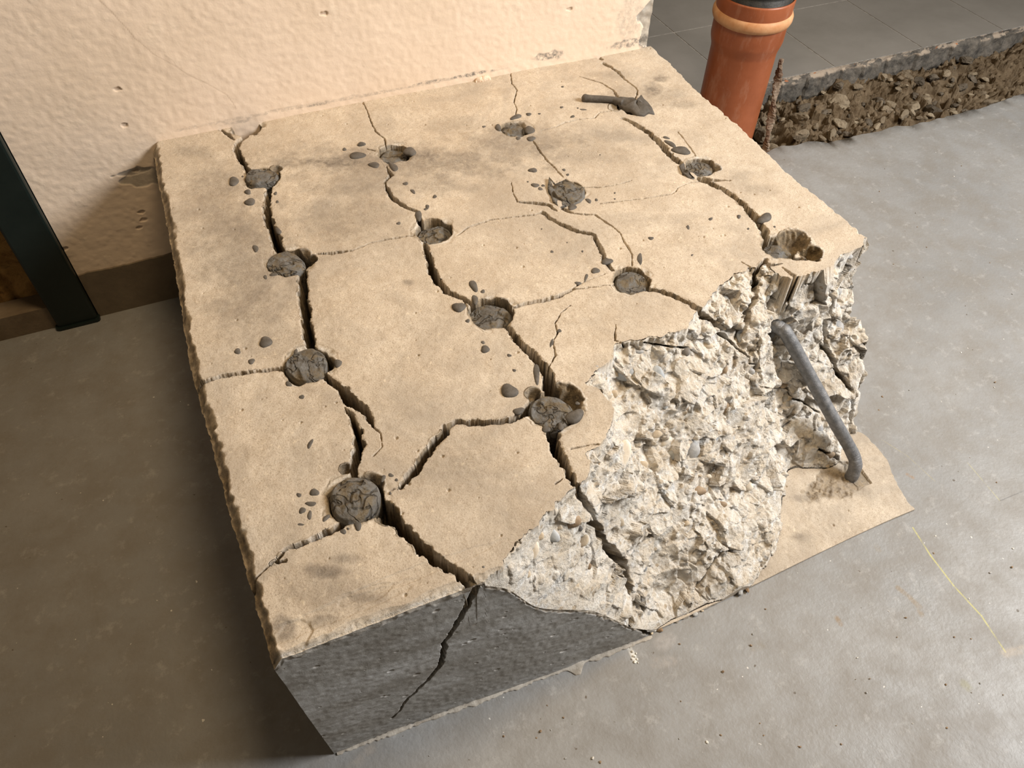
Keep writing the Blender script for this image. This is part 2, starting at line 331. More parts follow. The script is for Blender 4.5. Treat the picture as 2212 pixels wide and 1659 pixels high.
# ------------------------------------------------------------ cracks, holes, stains (photo points, laid on the block's own faces)
cracks = [
 [(536,290,6),(516,305,9),(510,325,9),(518,340,9),(530,358,9),(540,376,10)], [(476,280,4),(492,290,6),(505,302,3)], [(395,283,2),(430,277,5),(470,279,2)],
 [(580,402,9),(578,430,10),(575,455,11),(580,480,13),(590,500,14),(600,525,15),(606,550,13)],
 [(657,583,13),(655,620,17),(652,645,14),(662,670,18),(663,700,15),(668,730,16),(675,760,14)],
 [(412,830,9),(440,822,8),(455,820,7),(480,812,7),(540,803,6),(612,797,6),(622,812,4)],
 [(698,812,10),(725,828,12),(745,845,16),(762,868,20),(785,885,14),(800,905,9),(806,922,4),(822,935,1.5),(826,965,2.5),(808,985,1)],
 [(745,880,3),(760,900,8),(772,930,13),(775,960,17),(770,985,15),(762,1010,13),(764,1035,10)],
 [(740,1132,12),(700,1155,12),(672,1165,6),(645,1178,9),(622,1182,6),(600,1205,6),(570,1232,4.5),(545,1258,5),(535,1270,6)], [(615,1212,6),(596,1214,7)],
 [(832,1095,20),(870,1140,23),(910,1180,21),(950,1215,17),(985,1238,18),(1015,1258,21),(1032,1275,22)],
 [(866,1052,9),(885,1030,12),(905,1000,14),(925,970,14),(950,945,15),(965,925,14),(985,913,9),(1040,913,11),(1080,912,10),(1110,905,12),(1135,890,13),(1150,870,10),(1160,845,8)],
 [(840,1060,2),(862,1052,4)],
 [(1195,912,20),(1195,950,19),(1205,980,17),(1225,1010,10),(1240,1045,12),(1255,1070,13),(1275,1105,12),(1290,1130,15),(1305,1165,19),(1330,1200,19),(1355,1235,19),(1360,1260,15),(1356,1300,13),(1352,1328,13)],
 [(1090,700,8),(1120,735,12),(1145,760,13),(1165,785,17),(1180,805,19),(1190,840,24),(1192,870,24)],
 [(1185,795,3),(1200,768,3),(1194,742,2),(1205,718,2),(1199,700,1.5),(1212,675,1.5),(1232,660,1)],
 [(916,522,7),(925,555,10),(935,585,13),(945,608,13),(965,630,10),(1000,645,7),(1032,662,8)],
 [(1000,648,2),(1010,665,2),(1022,682,3)],
 [(778,212,2.5),(790,232,2),(800,260,2.5),(812,285,3),(830,300,3),(836,318,2.5)], [(793,322,2),(810,326,2.5)],
 [(835,360,3),(845,378,6),(832,392,4),(835,405,5),(850,430,7),(875,448,6),(903,458,5),(908,480,9)],
 [(682,548,4),(720,547,5),(760,542,3),(800,525,3),(840,517,4),(895,508,2.5)],
 [(985,510,2),(1015,490,4),(1060,475,4),(1100,470,3),(1150,465,3.5),(1175,458,4)],
 [(1172,460,6),(1195,475,6),(1220,488,7),(1250,500,8),(1283,507,6),(1290,525,6),(1300,545,7),(1305,560,8),(1322,583,6)],
 [(1105,395,1),(1110,420,2),(1118,436,4),(1150,438,6),(1185,443,7),(1203,456,4)],
 [(1215,450,8),(1240,462,4),(1285,464,4),(1320,488,3.5),(1340,505,2),(1350,525,2.5),(1365,550,2.5),(1365,575,2)],
 [(1105,665,6),(1130,658,7),(1170,650,6),(1205,640,7),(1240,625,3.5),(1300,618,2),(1330,612,2.5)], [(1215,635,4),(1260,610,2),(1310,590,1.5)],
 [(1102,150,1.8),(1105,180,1.8),(1117,195,2),(1110,220,1.2),(1117,235,2),(1113,250,2)],
 [(1152,305,3),(1165,325,3),(1180,345,3),(1200,365,3),(1217,383,4)],
 [(1283,117,7),(1300,128,5)],[(1303,136,5),(1335,155,5),(1350,172,3.5),(1375,190,2),(1377,205,3),(1371,213,3.5)],
 [(1250,165,1),(1275,172,2),(1300,180,2.5),(1325,195,4),(1335,212,5)],
 [(1345,257,5),(1362,262,7),(1400,285,9),(1425,308,10),(1440,328,11),(1470,352,10)],
 [(1512,386,10),(1545,400,11),(1580,420,9),(1610,445,10),(1630,470,15),(1650,495,15),(1658,520,13),(1655,537,9)], [(1512,384,9),(1540,390,6),(1578,390,2)],
 [(1295,440,2.5),(1330,437,2.5),(1400,428,2.2),(1450,420,2),(1460,413,2),(1465,405,1.5),(1490,395,2),(1510,392,3)],
 [(1262,405,2.5),(1300,405,2),(1340,398,1.5),(1365,390,1)], [(1170,282,1.5),(1200,275,1.5),(1220,265,2),(1250,258,2),(1285,255,2),(1295,243,2),(1320,240,1)],
 [(1392,618,8),(1420,628,9),(1450,637,9),(1485,653,7),(1510,670,9),(1530,690,10),(1555,715,9),(1575,735,7),(1600,760,4),(1615,772,3.5),(1618,785,3),(1632,787,3)],
 [(1655,560,6),(1630,590,7),(1632,610,10),(1630,640,10),(1615,665,9),(1612,690,9),(1590,730,5)], [(1600,565,2),(1622,583,4)], [(1650,565,5),(1665,572,6),(1690,570,3)],
 [(1690,578,3),(1715,605,6),(1735,615,3),(1760,617,2)], [(1632,715,2),(1630,740,3),(1632,790,4),(1635,835,3),(1675,840,3),(1700,838,2.5),(1712,862,3.5),(1740,870,3),(1772,892,3.5)],
 [(1785,615,5),(1792,650,7),(1788,700,7),(1785,750,7),(1800,785,10),(1832,838,9)], [(1715,556,6),(1768,562,5)],
 [(1465,285,1),(1490,318,1.2),(1502,335,1.5)], [(1390,740,4),(1440,748,4),(1485,752,4)], [(1330,700,2),(1328,735,3),(1350,748,4)],
 [(1500,1260,3),(1560,1190,3),(1600,1185,5)], [(1290,1110,5),(1305,1090,5),(1312,1060,4)], [(1235,970,3),(1270,962,3),(1300,960,3)],
 [(1215,1035,3),(1200,1045,2)], [(1770,970,5),(1800,985,6),(1830,1003,5)],
]
holes = [(532,277,.0255,.050),(568,384,.028,.04),(622,566,.030,.045),(665,788,.030,.05),(769,1078,.0325,.05),(850,330,.027,.035),(938,497,.0285,.045),
         (1062,675,.031,.05),(1195,885,.030,.055),(1112,279,.025,.03),(1226,413,.028,.03),(1365,604,.0275,.045),(1362,228,.024,.03),(1514,357,.0255,.04),(1684,534,.0265,.050)]
craters = [(1718,518,.030,.030,.9),(1752,545,.020,.026,1.0),(700,782,.016,.02,.8),(655,548,.012,.012,.8),(1222,862,.026,.03,.9),(1150,850,.011,.02,.7),
           (595,365,.012,.010,.8),(800,1045,.016,.02,.8),(1540,362,.014,.012,.8),(1330,232,.014,.006,.4),(1125,268,.012,.008,.6),(1085,655,.012,.01,.6),(838,1110,.014,.03,.9),(745,1012,.008,.02,.9),(672,560,.011,.03,.9)]

def edgecurve(pts, z, ax):                       # boundary of the block's top as a function of the other coordinate
    P = np.array([U(a, b, z=z)[:2] for a, b in pts]); k = 1 - ax; o = np.argsort(P[:, k]); P = P[o]
    return lambda t: np.interp(t, P[:, k], P[:, ax])
xl = edgecurve([(326,306),(333,360),(346,420),(357,480),(368,540),(390,680),(408,790),(428,865),(455,960),(497,1120),(540,1270),(572,1390),(584,1432)], H - .006, 0)
xr0 = edgecurve([(1412,102),(1445,130),(1500,190),(1540,222),(1600,270),(1650,322),(1700,367),(1780,432),(1835,477),(1870,507)], H, 0)
xr = lambda y: np.where(y < -.665, 1.0 + .02 * sstep(-.80, -.84, y) - .03 * sstep(-.86, -.985, y), xr0(y))
NY, NX = 1480, 1150
_yy = np.linspace(.002, -.983, 4001); _rho = 1 + .55 * -_yy + 3.2 * sstep(-.625, -.650, _yy) * sstep(-.770, -.735, _yy) + .7 * sstep(-.78, -.80, _yy)     # rows closer on the steep break and towards the front
_cum = np.concatenate([[0], np.cumsum(_rho[1:])]); yv = np.interp(np.linspace(0, 1, NY), _cum / _cum[-1], _yy)
uu = np.linspace(0, 1, NX)
YV = np.repeat(yv[None], NX, 0)
XL = xl(yv) + .0012 * vn(yv, yv * 0, .012, 51) + .0008 * vn(yv, yv * 0, .004, 52); XR = xr(yv) + .0022 * vn(yv, yv * 0, .02, 53) + .0014 * vn(yv, yv * 0, .006, 54)
XV = XL[None] + (XR - XL)[None] * uu[:, None]
Z, RAW, LAB, OX, OY, NRM = relief(XV, YV)
GR = np.zeros(Z.shape); OC = np.zeros(Z.shape)
dx_cell = (XR[0] - XL[0]) / NX
def window(x0, x1, y0, y1):
    j0 = np.searchsorted(-yv, -y1); j1 = np.searchsorted(-yv, -y0)
    i0 = int(max(0, (x0 - XL.max()) / (XR - XL).max() * (NX - 1) - 30)); i1 = int(min(NX, (x1 - XL.min()) / (XR - XL).min() * (NX - 1) + 30))
    return slice(max(i0, 0), i1), slice(max(j0 - 1, 0), min(j1 + 2, NY))
# rounded, crumbled edges
dl = (XV - XL[None]); cw = .0125 + .004 * vn(XV, YV, .03, 55) + .0025 * vn(XV, YV, .008, 56)
q = sstep(1, 0, dl / cw); mt = LAB == 0
Z = np.where(mt, Z - .016 * q - .0025 * q * vn(XV, YV, .005, 57), Z); OC = np.maximum(OC, np.where(mt, .75 * sstep(.05, .35, q) * (.75 + .35 * vn(XV, YV, .01, 58)), 0))
df = YV - yv[-1]; cf = .007 + .003 * vn(XV, YV, .03, 59) + .002 * vn(XV, YV, .007, 60); qf = sstep(1, 0, df / cf)
Z = np.where(mt, Z - .009 * qf - .001 * qf * vn(XV, YV, .004, 61), Z); RAW = np.maximum(RAW, np.where(mt, .6 * sstep(.1, .7, qf), 0))
dr = XR[None] - XV; cr = np.maximum(.003, .0045 + .004 * vn(XV, YV, .025, 62) + .003 * vn(XV, YV, .008, 63)); qr = sstep(1, 0, dr / cr)
Z = np.where(mt, Z - .007 * qr, Z); RAW = np.maximum(RAW, np.where(mt, .35 * sstep(.2, .8, qr), 0))
# large worn patches that lie a little lower along the front of the top face
sc = [(700,1330,.10,.012,.0009),(890,1240,.10,.008,.0008),(637,1365,.020,.018,.0016),(790,1285,.03,.010,.0010)]
for a, b, rx_, ry_, dp in sc:
    c = U(a, b, z=H); e = np.hypot((XV - c[0]) / rx_, (YV - c[1]) / ry_) + .15 * vn(XV, YV, .03, 64) + .08 * vn(XV, YV, .006, 65); Z -= dp * sstep(1.0, .85, e) * mt
# stains (dirt lying on the paint)
smud = [(880,350,330,42,.58),(1130,310,180,46,.48),(540,560,120,170,.48),(480,400,90,60,.40),(760,470,150,60,.36),(1380,210,110,30,.30),(600,720,110,60,.25),(1250,330,120,30,.3),(650,1000,150,60,.18),(1450,360,60,30,.2),(1330,650,60,30,.12),(980,1000,110,60,.2),(700,1290,120,50,.3),
        (720,350,150,16,.75),(620,352,60,18,.55),(890,335,90,18,.75),(1000,340,90,20,.5),(1165,320,60,18,.6),(1090,345,60,14,.5),(1410,195,28,20,.85),(1430,170,20,10,.6),
        (1440,205,60,14,.35),(470,480,60,60,.38),(480,660,60,40,.36),(550,680,70,50,.40),(440,590,40,30,.3),(760,400,130,34,.40),(930,400,110,30,.38),(1000,270,120,25,.25),
        (420,330,60,16,.35),(560,430,30,22,.3),(700,1235,50,18,.7),(740,1205,40,14,.6),(700,1340,60,18,.55),(780,1290,60,16,.5),(620,1355,34,30,.75),(1000,1000,80,40,.25),
        (560,1240,30,30,.3),(640,900,120,80,.16),(600,1000,60,60,.2),(1640,410,40,18,.28),(1600,380,30,14,.25),(930,690,80,60,.14),(1480,490,40,30,.16),(1330,160,60,10,.2),
        (840,640,40,20,.15),(860,840,100,50,.12),(1330,295,80,24,.3),(1480,225,50,10,.35),(520,1150,30,40,.25),(720,860,60,30,.15),(880,610,14,8,.6),(1345,1205,20,8,0),
        (1730,1160,26,12,.5),(1735,1075,40,10,.5),(1600,1215,50,40,.3),(1690,1240,30,14,.3),(1520,1250,40,16,.5),(1850,1060,50,18,.3)]
for a, b, rx_, ry_, s in smud:
    z0 = H if b < 1000 or a < 1400 else LEDGE
    c = U(a, b, z=z0); ex = U(a + rx_, b, z=z0) - c; ey = U(a, b + ry_, z=z0) - c; D = ex[0] * ey[1] - ex[1] * ey[0]
    R_ = 1.6 * (np.hypot(*ex[:2]) + np.hypot(*ey[:2])); w = window(c[0] - R_, c[0] + R_, c[1] - R_, c[1] + R_)
    X, Y = XV[w] - c[0], YV[w] - c[1]; p1 = (X * ey[1] - Y * ey[0]) / D; p2 = (Y * ex[0] - X * ex[1]) / D
    e = np.hypot(p1, p2) + .30 * vn(XV[w], YV[w], .022, 71) + .2 * vn(XV[w], YV[w], .007, 72); GR[w] = np.maximum(GR[w], min(1, s * 1.3) * sstep(1.3, .2, e))
# pebble-sized bumps in the break
br = np.argwhere((LAB == 1) & (YV > -.975)); sel = br[rng.choice(len(br), 1700, replace=False)]; PV = np.zeros(Z.shape)
for i, j in sel:
    x0, y0, z0 = XV[i, j], YV[i, j], Z[i, j]; r = .0018 + .0058 * rng.random() ** 2.2; w = window(x0 - r, x0 + r, y0 - r, y0 + r)
    d = np.sqrt((XV[w] - x0) ** 2 + (YV[w] - y0) ** 2 + (Z[w] - z0) ** 2); k = np.clip(1 - (d / r) ** 2, 0, 1)
    hgt = (1.0 if r > .004 or NRM[i, j, 2] > .35 else .25) * np.where(LAB[w] == 1, (.55 if rng.random() < .65 else -.45) * r * np.sqrt(k), 0)
    Z[w] += hgt * NRM[w][..., 2]; OX[w] += hgt * NRM[w][..., 0]; OY[w] += hgt * NRM[w][..., 1]
# small air pits in the old face
for _ in range(420):
    x0 = rng.random(); y0 = -rng.random() * .97; r = .0008 + .0022 * rng.random() ** 3; w = window(x0 - r, x0 + r, y0 - r, y0 + r)
    if XV[w].size: Z[w] -= np.where(LAB[w] != 1, r * .8 * sstep(r, r * .4, np.hypot(XV[w] - x0, YV[w] - y0)), 0)
# craters, holes
for a, b, r, dp, oc in craters:
    c = hit(a, b); w = window(c[0] - 1.5 * r, c[0] + 1.5 * r, c[1] - 1.5 * r, c[1] + 1.5 * r); X, Y = XV[w], YV[w]
    d = np.hypot(X - c[0], Y - c[1]) / r + .16 * vn(X, Y, .014, 81) + .06 * vn(X, Y, .004, 82); k = sstep(1.0, .35, d) * (LAB[w] == 0)
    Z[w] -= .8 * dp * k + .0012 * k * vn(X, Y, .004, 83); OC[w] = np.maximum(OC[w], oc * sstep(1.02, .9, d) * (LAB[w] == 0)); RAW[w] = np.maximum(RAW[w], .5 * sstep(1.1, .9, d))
hc = []
for a, b, r, dp in holes:
    c = U(a, b, z=H); hc.append(c); w = window(c[0] - 2 * r, c[0] + 2 * r, c[1] - 2 * r, c[1] + 2 * r); X, Y = XV[w], YV[w]
    d = np.hypot(X - c[0], Y - c[1]) + .0018 * vn(X, Y, .010, 84) + .0008 * vn(X, Y, .003, 85); k = sstep(r + .0006, r - .0010, d)
    chip = sstep(r + .012, r, d) * np.clip(vn(X, Y, .016, 86) + .25, 0, 1); Z[w] -= .006 * chip
    RAW[w] = np.maximum(RAW[w], .55 * sstep(.1, .5, chip))
    Z[w] = np.where(d < r + .0006, Z[w] * (1 - k) + k * np.minimum(Z[w], H - dp), Z[w])
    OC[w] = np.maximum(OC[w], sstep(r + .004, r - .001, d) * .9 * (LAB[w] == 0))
c = U(1850, 1025, z=LEDGE); w = window(c[0] - .04, c[0] + .04, c[1] - .04, c[1] + .04)
d = np.hypot((XV[w] - c[0]) / 1.0, (YV[w] - c[1]) / 1.5) + .005 * vn(XV[w], YV[w], .01, 87); k = sstep(.017, .012, d); Z[w] -= .022 * k; RAW[w] = np.maximum(RAW[w], .4 * k); OC[w] = np.maximum(OC[w], .7 * k)
c = U(1800, 1045, z=LEDGE); w = window(c[0] - .08, c[0] + .08, c[1] - .06, c[1] + .06)
d = np.hypot((XV[w] - c[0]) / .06, (YV[w] - c[1]) / .03) + .25 * vn(XV[w], YV[w], .012, 88); k = sstep(1, .7, d) * (LAB[w] == 2); Z[w] += k * (.004 * fbm(XV[w], YV[w], .012, 89, 3) - .003); OC[w] = np.maximum(OC[w], .55 * k)
# cracks
XD = XV + OX; YD = YV + OY; ZN = np.where(LAB == 1, NRM[..., 2], 1.0)
SD = np.full(Z.shape, 1.0); CW = np.zeros(Z.shape)
cid = 0
lab_at0 = lambda x, y: relief(np.array([x]), np.array([y]))[2][0]
for line in cracks:
    cid += 1; pts = []; aux = []; fa = []
    for a, b, wpx in line:
        p = hit(a, b); lb_ = lab_at0(p[0], p[1]); pts.append((p[0], p[1], max(wpx * ((1.28 if wpx > 4.5 else .7) if lb_ != 1 else (1.15 if wpx > 4.5 else .8)) * depth(p) / F, .0009))); q_ = relief(np.array([p[0]]), np.array([p[1]])); aux.append((p[2],) + (tuple(q_[5][0]) if lb_ == 1 else (0., 0., 1.)))
    fine_ = []
    for (x0, y0, w0), (x1, y1, w1), A0, A1 in zip(pts[:-1], pts[1:], aux[:-1], aux[1:]):
        L = math.hypot(x1 - x0, y1 - y0)
        if L > .12 and len(line) > 2 and False: continue
        L = math.sqrt(L * L + (A1[0] - A0[0]) ** 2); n = max(1, int(L / .0035))
        for k in range(n):
            t = k / n; fine_.append((x0 + (x1 - x0) * t, y0 + (y1 - y0) * t, w0 + (w1 - w0) * t)); fa.append(np.array(A0) * (1 - t) + np.array(A1) * t)
    inbr = any(lab_at0(p[0], p[1]) == 1 for p in pts); fine_.append(pts[-1]); fa.append(np.array(aux[-1])); fine_ = np.array(fine_); s_ = np.arange(len(fine_)) * .0035
    am = .0006 + .10 * fine_[:, 2]
    if len(fine_) > 2:
        fine_[:, 0] += am * (vn(s_, s_ * 0 + cid, .008, 91) + .6 * vn(s_, s_ * 0 + cid, .0045, 92)); fine_[:, 1] += am * (vn(s_, s_ * 0 + cid, .008, 93) + .6 * vn(s_, s_ * 0 + cid, .0045, 94))
        fine_[:, 2] *= 1 + .28 * vn(s_, s_ * 0 + cid, .006, 95)
    for (x0, y0, w0), (x1, y1, w1), B0, B1 in zip(fine_[:-1], fine_[1:], fa[:-1], fa[1:]):
        m_ = max(w0, w1) + (.016 if inbr else .004); w = window(min(x0, x1) - m_, max(x0, x1) + m_, min(y0, y1) - m_, max(y0, y1) + m_); X, Y = XD[w], YD[w]
        if X.size == 0: continue
        dx, dy = x1 - x0, y1 - y0; t = np.clip(((X - x0) * dx + (Y - y0) * dy) / (dx * dx + dy * dy + 1e-12), 0, 1)
        ww = w0 + (w1 - w0) * t; sd = np.hypot(X - x0 - t * dx, Y - y0 - t * dy) - ww / 2
        if inbr:
            dz = B1[0] - B0[0]; nv = B0[1:] / np.linalg.norm(B0[1:]); ZZ = Z[w]; t = np.clip(((X - x0) * dx + (Y - y0) * dy + (ZZ - B0[0]) * dz) / (dx * dx + dy * dy + dz * dz + 1e-12), 0, 1)
            R0, R1, R2 = X - x0 - t * dx, Y - y0 - t * dy, ZZ - B0[0] - t * dz; dn_ = R0 * nv[0] + R1 * nv[1] + R2 * nv[2]
            sd = np.sqrt(np.maximum(R0 ** 2 + R1 ** 2 + R2 ** 2 - dn_ ** 2, 0)) - ww / 2
        m = sd < SD[w]; SD[w] = np.where(m, sd, SD[w]); CW[w] = np.where(m, ww, CW[w])
SD += .0006 * vn(XV, YV, .004, 96)
ZU = Z[:, -1].copy()
DP = np.clip(CW * 10, .006, .095); DP = np.where(LAB == 1, np.minimum(DP, .055), DP); DP = np.where(LAB == 1, DP, np.minimum(DP, np.maximum(Z - .004, .004)))
wallnoise = vn(XV, YV, .007, 97)
SD2 = SD + np.clip(CW * .16, 0, .0016) * (vn(XV, YV, .0055, 98) + .6 * vn(XV, YV, .0022, 99)); kk = sstep(.0005, -.0005 - np.clip(CW - .003, 0, .012) * .22, SD2); lip = sstep(.0028, .0, SD) * (CW > .0025)
Z -= lip * .0009 * (1 - kk); cv = DP * kk * (.86 + .14 * sstep(0, -.003, SD + .0012 * wallnoise)); Z -= cv * ZN
OX -= cv * np.where(LAB == 1, NRM[..., 0], 0) * sstep(-.985, -.97, YV); OY -= cv * np.where(LAB == 1, NRM[..., 1], 0)
OC = np.maximum(OC, np.where(SD < .0004, .8 * sstep(.0006, -.0003, SD), 0)); RAW = np.maximum(RAW, .35 * lip * (wallnoise > .1))  # crack walls get the darkened ochre: dirt plus painted-in shade
Z = np.maximum(Z, .001)

block = empty('concrete_block', (0.5, -0.5, 0.0))
tag(block, 'large cracked concrete foundation block with drill holes and a broken-off front right corner', 'concrete block')
def trap(s): return s
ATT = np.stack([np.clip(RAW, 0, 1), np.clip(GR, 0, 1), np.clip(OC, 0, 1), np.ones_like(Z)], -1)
XB, YB = XV, YV; OY = OY - .018 * np.clip(1 - Z / H, 0, 1) * sstep(0, .45, XV) * (1 - .85 * sstep(.5, .95, XV)) * sstep(-.95, -.983, YV); XV = XV + OX; YV = YV + OY
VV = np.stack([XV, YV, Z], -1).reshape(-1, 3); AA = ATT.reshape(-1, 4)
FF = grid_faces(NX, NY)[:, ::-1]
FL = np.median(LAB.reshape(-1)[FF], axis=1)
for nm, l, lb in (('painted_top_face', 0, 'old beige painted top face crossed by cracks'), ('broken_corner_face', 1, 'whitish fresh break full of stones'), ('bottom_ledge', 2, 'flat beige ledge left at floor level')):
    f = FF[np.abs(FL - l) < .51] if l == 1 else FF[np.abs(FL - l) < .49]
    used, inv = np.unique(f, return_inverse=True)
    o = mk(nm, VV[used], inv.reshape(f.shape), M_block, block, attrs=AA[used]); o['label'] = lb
    if l == 0: topface = o
    if l == 1: breakface = o

# upright faces below the borders of the top relief
def skirt(name, top, bot, rows, mat, off, carve=None, label=None, raw=None):
    n = len(top); t = np.linspace(0, 1, rows)[None, :, None]; P = top[:, None] * (1 - t) + bot[:, None] * t
    P, A = off(P)
    o = mk(name, P.reshape(-1, 3), grid_faces(n, rows), mat, block, attrs=A.reshape(-1, 4))
    if label: o['label'] = label
    return o
# front
ft = np.stack([XB[:, -1], YB[:, -1] - .018 * np.clip(1 - ZU / H, 0, 1) * sstep(0, .45, XB[:, -1]) * (1 - .85 * sstep(.5, .95, XB[:, -1])), ZU], -1)
ftz = np.maximum(ft[:, 2], .001); ft[:, 2] = ftz
fcr = [(1030,1274,20),(1016,1300,15),(1003,1325,13),(987,1350,11),(962,1395,9),(962,1412,12),(955,1440,10),(925,1480,6),(885,1520,4.5),(870,1545,2.5),(852,1565,1.5)]
fcr2 = [(1350,1322,13),(1380,1346,11),(1412,1370,7)]
def offf(P):
    n, r, _ = P.shape; ztop = P[:, :1, 2]; zz = P[..., 2]
    xx = P[..., 0]; k = 1 - zz / H
    k0 = np.clip(1 - ztop / H, 0, 1); P[..., 0] = xx + .013 * (k - k0) * sstep(.30, 0, xx)
    top = ztop - zz; lowx = sstep(.20, .19, xx)
    P[..., 1] += -.018 * (k - k0) * sstep(0, .45, xx) + (.0012 * vn(xx, zz, .05, 101) + .0004 * vn(xx, zz, .006, 102)) * sstep(0, .02, top)
    brk = .006 + .005 * vn(xx, zz * 0, .02, 103) + .003 * vn(xx, zz, .007, 104)
    kr = sstep(brk + .003, brk - .001, top)
    P[..., 1] += .002 * kr * vn(xx, zz, .006, 105) * sstep(0, .004, top)
    raw = kr * (.35 + .65 * (1 - lowx)); oc = np.zeros_like(raw)
    sd = np.full(xx.shape, 1.0); cw = np.zeros(xx.shape)
    for ln in (fcr, fcr2):
        q = [(lambda p, w_: (p[0], p[2], w_ * depth(p) / F))(U(a, b, y=-.985 - .008 * (b - 1265) / 300), w_) for a, b, w_ in ln]
        f = []
        for (x0, y0, w0), (x1, y1, w1) in zip(q[:-1], q[1:]):
            m = max(1, int(math.hypot(x1 - x0, y1 - y0) / .004))
            f += [(x0 + (x1 - x0) * t / m, y0 + (y1 - y0) * t / m, w0 + (w1 - w0) * t / m) for t in range(m)]
        f.append(q[-1]); f = np.array(f); s_ = np.arange(len(f)) * .004; am = .0006 + .1 * f[:, 2]
        f[:, 0] += am * 1.6 * vn(s_, s_ * 0 + 3, .009, 111); f[:, 1] += am * vn(s_, s_ * 0 + 5, .009, 112); f[:, 2] *= 1 + .25 * vn(s_, s_ * 0, .008, 113)
        for (x0, y0, w0), (x1, y1, w1) in zip(f[:-1], f[1:]):
            dx, dy = x1 - x0, y1 - y0; t = np.clip(((P[..., 0] - x0) * dx + (zz - y0) * dy) / (dx * dx + dy * dy + 1e-12), 0, 1)
            ww = np.maximum(w0 + (w1 - w0) * t, .0011); e = np.hypot(P[..., 0] - x0 - t * dx, zz - y0 - t * dy) - ww / 2; m = e < sd
            sd = np.where(m, e, sd); cw = np.where(m, ww, cw)
    sd = sd + .0007 * vn(xx, zz, .004, 114); kc = sstep(.0007, -.0007, sd)
    P[..., 1] += np.clip(cw * 6, .004, .07) * kc; oc = np.maximum(oc, sstep(.001, 0, sd) * .9)
    # air pits and chips
    r_ = np.random.default_rng(5)
    for _ in range(90):
        cx, cz, rr = r_.random() * .5, r_.random() * .33, .0008 + .003 * r_.random() ** 3
        e = np.hypot((P[..., 0] - cx) / 1.6, zz - cz); P[..., 1] += rr * .7 * sstep(rr, rr * .4, e); raw = np.maximum(raw, .5 * sstep(rr, rr * .6, e))
    return P, np.stack([raw, raw * 0, oc, raw * 0 + 1], -1)
ii = np.arange(0, NX, 1); msk = ft[:, 0] < .60; ft2 = ft[msk]; fb = ft2.copy(); fb[:, 2] = -.004
skirt('front_face', ft2, fb, 300, M_front, offf, label='upright front face painted grey')
def offp(P):
    n, r, _ = P.shape; P[..., 1] -= .0 ; k = np.zeros((n, r)); return P, np.stack([k, k, k, k + 1], -1)
ft3 = ft[ft[:, 0] >= .597]; fb = ft3.copy(); fb[:, 2] = -.004; skirt('ledge_front_edge', ft3, fb, 6, M_block, offp)
def offl(P):
    n, r, _ = P.shape; yy, zz = P[..., 1], P[..., 2]; dz = P[:, :1, 2] - zz
    k = 1 - zz / H
    P[..., 0] += .020 * sstep(0, .06, dz) + .0035 * fbm(yy, zz, .03, 121, 4) * sstep(0, .01, dz) + .013 * k * sstep(-.7, -.98, yy)
    oc = .7 + .3 * vn(yy, zz, .02, 122); oc = oc * sstep(.10, .0, dz); return P, np.stack([1 - oc, oc * 0 + .2, oc, oc * 0 + 1], -1)
lt = np.stack([XV[0, ::2], YV[0, ::2], Z[0, ::2]], -1); lb = lt.copy(); lb[:, 2] = -.004
o = skirt('left_side_face', lt[::-1], lb[::-1], 90, M_block, offl, label='rough brown left side face')
def offr(P):
    n, r, _ = P.shape; yy, zz = P[..., 1], P[..., 2]; dz = P[:, :1, 2] - zz; am = sstep(0, .012, dz)
    kb = sstep(-.64, -.68, yy)
    P[..., 0] += (-.004 + .004 * fbm(yy, zz, .03, 131, 4) + .005 * kb * facets(yy, zz, .03, 132, .8, 1.0)) * am
    raw = .25 + .75 * kb; return P, np.stack([raw, kb * 0 + .2, kb * 0, kb * 0 + 1], -1)
rt = np.stack([XV[-1], YV[-1], Z[-1]], -1); rb = rt.copy(); rb[:, 2] = -.004
skirt('right_side_face', rt, rb, 150, M_block, offr)

# ------------------------------------------------------------ grout plugs in the holes
def bilz(x, y):
    j = np.clip(np.searchsorted(-yv, -y), 0, NY - 1); i = int(np.clip((x - XL[j]) / (XR[j] - XL[j]) * (NX - 1), 0, NX - 1)); return Z[i, j]
def plug(c, r, top, seed, dome=.006, broken=.5):
    NR, NA = 36, 72; rr = np.linspace(0, 1, NR)[:, None]; an = np.linspace(0, 2 * np.pi, NA + 1)[None, :-1]
    X = r * rr * np.cos(an); Y = r * rr * np.sin(an); sx, sy = X + seed * .31, Y + seed * .17
    z = top + dome * (1 - rr ** 2) + broken * (.0016 * fbm(sx, sy, .018, 140, 4) + facets(sx + .003 * vn(sx, sy, .01, 150), sy, .019, 141 + seed, .14, .0010) * sstep(1, .75, rr * np.ones_like(an)))
    z = z - .005 * sstep(.88, 1.0, rr * np.ones_like(an)); wob = 1 + .05 * np.cos(2 * an + seed) + .04 * np.sin(3 * an + 2 * seed)
    ring = [np.stack([c[0] + X * wob, c[1] + Y * wob, z], -1)]
    dn = np.linspace(.12, 1, 8)[:, None]; zb = z[-1:] * (1 - dn) + (top - .05) * dn
    ring.append(np.stack([c[0] + (X[-1:] * wob) * (1 + .02 * np.sin(6 * dn)), c[1] + (Y[-1:] * wob) * (1 + .02 * np.sin(6 * dn)), zb], -1))
    P = np.concatenate(ring, 0); n = P.shape[0]; V = P.reshape(-1, 3)
    i, j = np.meshgrid(np.arange(n - 1), np.arange(NA), indexing='ij'); a = i * NA + j; b = i * NA + (j + 1) % NA
    return V, np.stack([a, a + NA, b + NA, b], -1).reshape(-1, 4)
